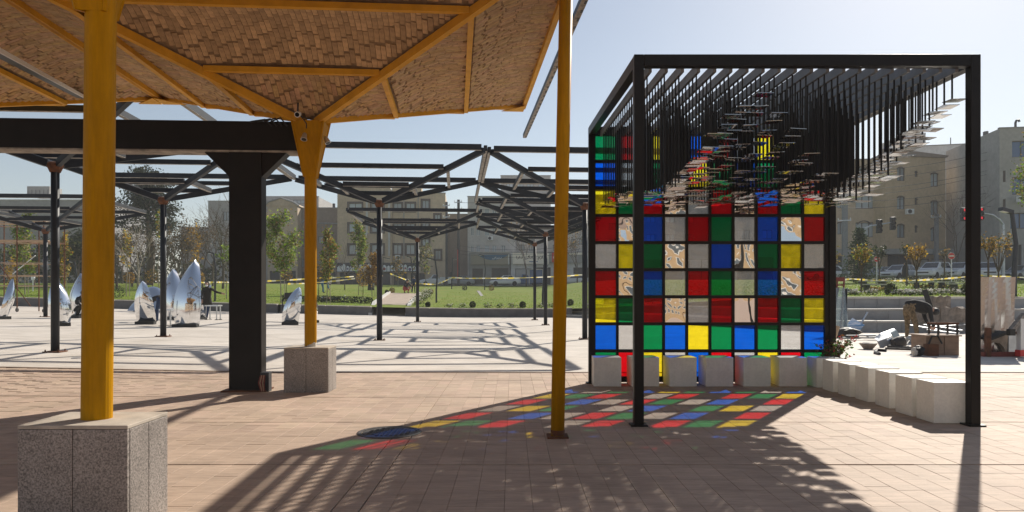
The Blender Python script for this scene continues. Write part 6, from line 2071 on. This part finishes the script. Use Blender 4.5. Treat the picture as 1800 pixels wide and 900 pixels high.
# glass sheets on a red A-frame
b = at(1474, 590)
gf = thing('glass_rack', 'red steel rack holding upright glass sheets beside the coloured wall', 'rack', b)
sY = b.y
for px in (1459, 1468, 1480):
    MB().beam(P(px - 2, 588, sY), P(px + 4, 490, sY + .4), .05, .05).obj('upright', MAT['red_steel'], gf)
MB().beam(P(1456, 491, sY + .35), P(1484, 491, sY + .35), .06, .14).obj('top_bar', MAT['red_steel'], gf)
MB().beam(P(1456, 501, sY + .3), P(1484, 501, sY + .3), .06, .05).obj('cross_bar', MAT['red_steel'], gf)
MB().beam(P(1460, 586, sY - .05), P(1474, 505, sY + .2), .04, .04).obj('brace', MAT['rust'], gf)
for k in range(2):
    o = sY - .12 - .08 * k
    pa, pb_ = P(1458 + 2 * k, 578, o), P(1485 - k, 505 + 2 * k, o + .3)
    MB().add([(pa.x, pa.y, pa.z), (pb_.x, pa.y, pa.z), (pb_.x, pb_.y, pb_.z), (pa.x, pb_.y, pb_.z),
              (pa.x, pa.y + .01, pa.z), (pb_.x, pa.y + .01, pa.z), (pb_.x, pb_.y + .01, pb_.z), (pa.x, pb_.y + .01, pb_.z)],
             [(0, 1, 2, 3), (7, 6, 5, 4), (0, 4, 5, 1), (1, 5, 6, 2), (2, 6, 7, 3), (3, 7, 4, 0)]).obj('glass_sheet', SHEET_GLASS, gf)
MB().beam(P(1486, 588, sY - .1), P(1487, 508, sY + .25), .09, .05).obj('rubber_strip', MAT['black'], gf)
# printed board
b = at(1502, 586)
Yq = b.y
c4 = [P(1488, 572, Yq), P(1507, 586, Yq - .2), P(1520, 571, Yq - .1), P(1499, 559, Yq + .3)]
m = MB(); m.add([p for p in c4] + [p + Vector((0, .03, 0)) for p in c4], [(0, 1, 2, 3), (7, 6, 5, 4), (0, 4, 5, 1), (1, 5, 6, 2), (2, 6, 7, 3), (3, 7, 4, 0)])
one(m, 'printed_board', 'print_blue', 'tilted blue and white printed board before the marble steps', 'board', b)
one(MB().tube(P(1510, 575, Yq), P(1525, 549, Yq + .2), .03, n=6), 'metal_rod', 'aluminium', 'thin bright rod sticking up behind the printed board', 'rod', P(1510, 575, Yq))
# orange sticks, dark heap
b = at(1466, 606)
m = MB(); m.tube(P(1462, 606, b.y), P(1472, 573, b.y), .07, n=6); m.tube(P(1459, 580, b.y), P(1473, 576, b.y), .05, n=6)
one(m, 'wooden_trestle', 'plank', 'orange brown wooden prop at the edge of the glass wall', 'wooden prop', b)
random.seed(61)
def crumple(c, r, seed, n=9, nv=6):
    random.seed(seed); m = MB(); m.blob(c, r, .33, n, nv); return m
one(crumple(at(1488, 594, .14), (.38, .3, .2), 3, 16, 9), 'scrap_heap', 'iron', 'dark heap of scrap in front of the printed board', 'scrap heap', at(1488, 594))
m = MB()
for k in range(6):
    a = at(1470 + random.uniform(0, 60), 592 + random.uniform(-4, 8), .04 + .03 * k % .1); m.beam(a, a + Vector((random.uniform(.6, 1.4), random.uniform(-.3, .3), random.uniform(-.02, .06))), .12, .03)
one(m, 'scrap_strips', 'galvanised', 'loose metal strips scattered on the paving by the scrap heap', 'scrap strips', at(1498, 598), kind='stuff')
# mixing bowl
b = at(1526, 614)
bw = thing('mortar_pan', 'round grey mortar pan full of white plaster on the paving', 'pan', b)
MB().lathe([(.10, 0), (.20, .13), (.215, .15), (.195, .15), (.10, .03), (.001, .03)], b, 22).obj('pan', MAT['rough_stone'], bw)
MB().lathe([(.19, .135), (.12, .17), (.001, .19)], b, 14, jit=.1).obj('plaster', MAT['worn_white'], bw)
# folded zinc sheets
b = at(1560, 610)
zs2 = thing('zinc_duct', 'crumpled silver sheet metal duct leaning in the scrap pile', 'sheet metal', b)
Yq = b.y
def pr(pts, nm, mt, dv):
    m = MB(); a = [P(x, y, Yq + d) for x, y, d in pts]; dv = Vector(dv)
    n = len(a); m.add(a + [p + dv for p in a], [tuple(range(n)), tuple(range(2 * n - 1, n - 1, -1))] + [(i, i + n, (i + 1) % n + n, (i + 1) % n) for i in range(n)])
    return m.obj(nm, MAT[mt], zs2)
pr([(1539, 597, 0), (1549, 588, .1), (1573, 579, .3), (1577, 583, .2), (1560, 594, -.1), (1543, 600, -.15)], 'upper_fold', 'zinc', (0, .06, .03))
pr([(1543, 600, -.15), (1560, 595, -.12), (1563, 606, -.2), (1549, 613, -.25)], 'side_fold', 'wall_greywall', (0, .05, 0))
pr([(1567, 585, 0), (1576, 580, .1), (1584, 594, 0), (1573, 600, -.1)], 'end_fold', 'clear_sheet', (0, .06, .01))
pr([(1559, 598, -.3), (1568, 593, -.25), (1575, 603, -.3), (1564, 607, -.35)], 'bright_flap', 'zinc', (0, .02, .01))
b = at(1580, 612)
q = Matrix.Rotation(R(70), 3, 'Y')
one(MB().lathe([(.10, -.16), (.14, -.15), (.15, .0), (.14, .12), (.10, .15), (.001, .15)], b + Vector((0, 0, .15)), 18, q), 'drum', 'iron', 'dark dented drum lying beside the sheet metal duct', 'drum', b)
one(crumple(at(1601, 603, .1), (.13, .12, .11), 14, 12, 8), 'plaster_bag', 'wall_pale', 'small pale sack at the feet of the bending worker', 'sack', at(1601, 603))
b = at(1612, 626)
hb = thing('bundle', 'black and white bundle on the paving left of the plywood cabinet', 'bundle', b)
crumple(b + Vector((.03, 0, .12)), (.12, .11, .12), 17, 14, 9).obj('black_cloth', MAT['black'], hb)
crumple(b + Vector((-.08, -.04, .10)), (.06, .08, .10), 18, 10, 7).obj('white_cloth', MAT['worn_white'], hb)
m = MB(); m.tube(at(1556, 616, .05), at(1606, 618, .05), .03, n=6); m.tube(at(1560, 612, .05), at(1604, 615, .05), .03, n=6); m.tube(at(1590, 612, .03), at(1598, 607, .12), .02, n=6)
one(m, 'steel_bars', 'iron', 'rusty steel bars lying on the paving before the cabinet', 'bars', at(1580, 616))
m = MB(); m.path([at(1558, 618.5, .03), at(1541, 617.5, .03), at(1538, 622, .03), at(1546, 624, .03)], .035, 6)
one(m, 'bent_pipe', 'black', 'short bent black pipe lying in front of the zinc duct', 'pipe', at(1545, 620))
# plywood cabinet with a frame on top
b = at(1655, 624.5)
cb = thing('plywood_cabinet', 'brown plywood cabinet standing on the paving before the steps', 'cabinet', b)
Yq = b.y
x0, x1, x2 = P(1628, 0, Yq).x, P(1660, 0, Yq).x, P(1685, 0, Yq).x; zt = zat(589, Yq)
MB().bx(x0, x1 - .006, Yq, Yq + .6, .0, zt - .03).obj('left_panel', MAT['plywood'], cb)
MB().bx(x1, x2, Yq - .015, Yq + .6, .0, zt - .03).obj('right_panel', MAT['plywood'], cb)
MB().bx(x0 - .04, x2 + .05, Yq - .05, Yq + .65, zt - .028, zt).obj('top', MAT['plywood'], cb)
m = MB(); m.path([P(1632, 606, Yq - .05), P(1638, 592, Yq - .06), P(1648, 590, Yq - .06), P(1656, 604, Yq - .05)], .02, 5); m.obj('hose', MAT['black'], cb)
MB().bx(P(1622, 0, Yq).x, P(1640, 0, Yq).x, Yq - .22, Yq - .02, 0, zat(604, Yq)).obj('rusty_box', MAT['rust'], cb)
fr = thing('steel_stool', 'rusty steel frame standing on top of the plywood cabinet', 'steel frame', Vector((x1, Yq + .3, zt)))
za = zat(570, Yq + .3)
for px in (1641, 1674):
    for dy in (.12, .48):
        MB().bx(P(px, 0, Yq + .3).x - .018, P(px, 0, Yq + .3).x + .018, Yq + dy - .018, Yq + dy + .018, zt + .003, za).obj('leg', MAT['iron'], fr)
for dy in (.12, .48):
    MB().bx(P(1640, 0, Yq + .3).x - .02, P(1675, 0, Yq + .3).x + .02, Yq + dy - .02, Yq + dy + .02, za + .003, za + .045).obj('top_bar', MAT['rust'], fr)
for px in (1641, 1674):
    MB().bx(P(px, 0, Yq + .3).x - .018, P(px, 0, Yq + .3).x + .018, Yq + .145, Yq + .455, za + .005, za + .04).obj('side_bar', MAT['rust'], fr)
# rough stones and pipe on the steps
def stone_block(px0, px1, py0, py1, Y, label, seed):
    random.seed(seed)
    m = MB(); x0, x1 = P(px0, 0, Y).x, P(px1, 0, Y).x
    n = 5; xs_ = [x0 + (x1 - x0) * i / n for i in range(n + 1)]
    vs = []
    for yy in (0, .22):
        for zf in (py1, (py0 + py1) / 2, py0):
            for x in xs_: vs.append((x + random.uniform(-.03, .03), Y + yy + random.uniform(-.03, .03), zat(zf, Y) + (random.uniform(-.06, .05) if zf == py0 else 0)))
    w_ = n + 1; fs = []
    for i in range(n):
        for j in range(2):
            fs.append((j * w_ + i, j * w_ + i + 1, (j + 1) * w_ + i + 1, (j + 1) * w_ + i))
            fs.append((3 * w_ + j * w_ + i + 1, 3 * w_ + j * w_ + i, 3 * w_ + (j + 1) * w_ + i, 3 * w_ + (j + 1) * w_ + i + 1))
        fs.append((2 * w_ + i, 2 * w_ + i + 1, 5 * w_ + i + 1, 5 * w_ + i))
    for j in range(2):
        fs.append((j * w_, (j + 1) * w_, (j + 4) * w_, (j + 3) * w_)); e = n
        fs.append((j * w_ + e, (j + 3) * w_ + e, (j + 4) * w_ + e, (j + 1) * w_ + e))
    m.add(vs, fs)
    one(m, 'stone_block', 'rough_stone', label, 'stone block', (P((px0 + px1) / 2, py1, Y)), kind=None)['group'] = 'rough stone blocks on the steps'
stone_block(1607, 1628, 542, 566, 25.45, 'rough stone block leaning on the steps behind the bending worker', 1)
stone_block(1628, 1651, 541, 567, 25.35, 'pale rough stone slab on the steps under the black pipe', 2)
stone_block(1653, 1698, 541, 567, 25.4, 'wide dark stained stone slab on the steps by the post', 3)
stone_block(1640, 1671, 521, 543, 26.2, 'jagged broken stone on the upper marble step', 4)
one(MB().beam(P(1636, 542, 25.9), P(1625, 509, 26.0), .17, .17), 'black_pipe', 'black', 'thick black pipe standing tilted on the marble steps', 'pipe', P(1636, 542, 25.9))
m = MB()
for k, (xa, ya, xb, yb3) in enumerate(((1625, 571, 1690, 579), (1640, 576, 1700, 566), (1630, 583, 1685, 586), (1600, 572, 1650, 578))):
    m.beam(at(xa, ya + 18, .35), at(xb, yb3 + 18, .28), .10, .03)
one(m, 'metal_profiles', 'zinc', 'long metal profiles piled behind the plywood cabinet', 'metal profiles', at(1660, 596), kind='stuff')
# big polished steel sheet standing at right
b = at(1752, 626)
st_ = thing('steel_sheet_stack', 'tall polished steel sheet standing upright at the right edge', 'steel sheet', b)
Yq = b.y
pa, pb_ = P(1723, 624, Yq), P(1781, 487, Yq + .25)
vs = []
nx, nz = 12, 14
m = MB()
for sd in (0, .01):
    vs = [(pa.x + (pb_.x - pa.x) * i / nx, Yq + .22 - .07 * j / nz + .13 * abs(((i / 4.2 + .5 * j / nz * (1 if i > 5 else -1)) % 1) - .5) * (j / nz) + sd, .02 + (pb_.z - .02) * j / nz) for j in range(nz + 1) for i in range(nx + 1)]
    m.add(vs, [(j * (nx + 1) + i, j * (nx + 1) + i + 1, (j + 1) * (nx + 1) + i + 1, (j + 1) * (nx + 1) + i) for j in range(nz) for i in range(nx)])
m.obj('sheet', MAT['sheet_steel'], st_)
MB().bx(P(1722, 0, Yq).x, P(1785, 0, Yq).x, Yq - .15, Yq - .03, 0.0, .1).obj('base_rail', MAT['red_steel'], st_)
MB().bx(P(1725, 0, Yq).x, P(1732, 0, Yq).x, Yq - .2, Yq - .1, 0.0, zat(576, Yq)).obj('stop_post', MAT['rust'], st_)
b = at(1753, 622)
Yq = b.y - .5
cm = thing('curved_steel_offcut', 'curved pale steel offcut with an arch opening leaning at the sheet', 'steel offcut', b)
pl = [(1737, 596), (1746, 589), (1765, 584), (1772, 588), (1770, 622), (1768, 619), (1764, 610), (1756, 603), (1747, 602), (1741, 605)]
a = [P(x, y, Yq) for x, y in pl]
m = MB(); n = len(a); m.add(a + [p + Vector((0, .25, 0)) for p in a], [tuple(range(n)), tuple(range(2 * n - 1, n - 1, -1))] + [(i, i + n, (i + 1) % n + n, (i + 1) % n) for i in range(n)])
m.obj('arched_sheet', MAT['rough_stone'], cm)
MB().beam(P(1735, 596, Yq - .03), P(1767, 583.5, Yq - .03), .28, .05).obj('cover_plate', MAT['black'], cm)
m = MB(); m.box(P(1779, 605, Yq + .2), (.36, .3, .55)); m.obj('side_box', MAT['zinc'], cm)
b = at(1796, 626)
ts = thing('tripod_tool', 'white and red tool stand with rusty diagonal arms at the right edge', 'tool stand', b)
Yq = b.y - .3
MB().beam(P(1796, 626, Yq), P(1796, 560, Yq), .14, .14, up=(0, 1, 0)).obj('upright', MAT['white_plastic'], ts)
MB().beam(P(1795.5, 626, Yq - .01), P(1795.5, 615, Yq - .01), .17, .17, up=(0, 1, 0)).obj('red_foot', MAT['sign_red'], ts)
MB().beam(P(1775, 584, Yq), P(1801, 552, Yq), .13, .08).obj('arm', MAT['rail'], ts)
MB().beam(P(1778, 586, Yq + .1), P(1800, 582, Yq + .1), .09, .06).obj('arm', MAT['rust'], ts)
MB().box(P(1777, 584, Yq - .02), (.12, .12, .14)).obj('clamp', MAT['black'], ts)
# ------------------------------------------------------------------ haze over the whole place
HB = MB().bx(-720, 720, -720, 720, -1.6, 40)
hz = HB.obj('haze', [], kind='stuff')
hm_ = bpy.data.materials.new('haze'); hm_.use_nodes = True
n = hm_.node_tree.nodes; l = hm_.node_tree.links
n.remove(n['Principled BSDF'])
pvn = n.new('ShaderNodeVolumePrincipled')
pvn.inputs['Color'].default_value = (0.95, 0.95, 0.95, 1)
pvn.inputs['Density'].default_value = 0.0010
pvn.inputs['Anisotropy'].default_value = 0.0
l.new(pvn.outputs[0], n['Material Output'].inputs['Volume'])
hz.data.materials.append(hm_)
tag(hz, 'thin pale haze in the air over the whole plaza', 'haze')
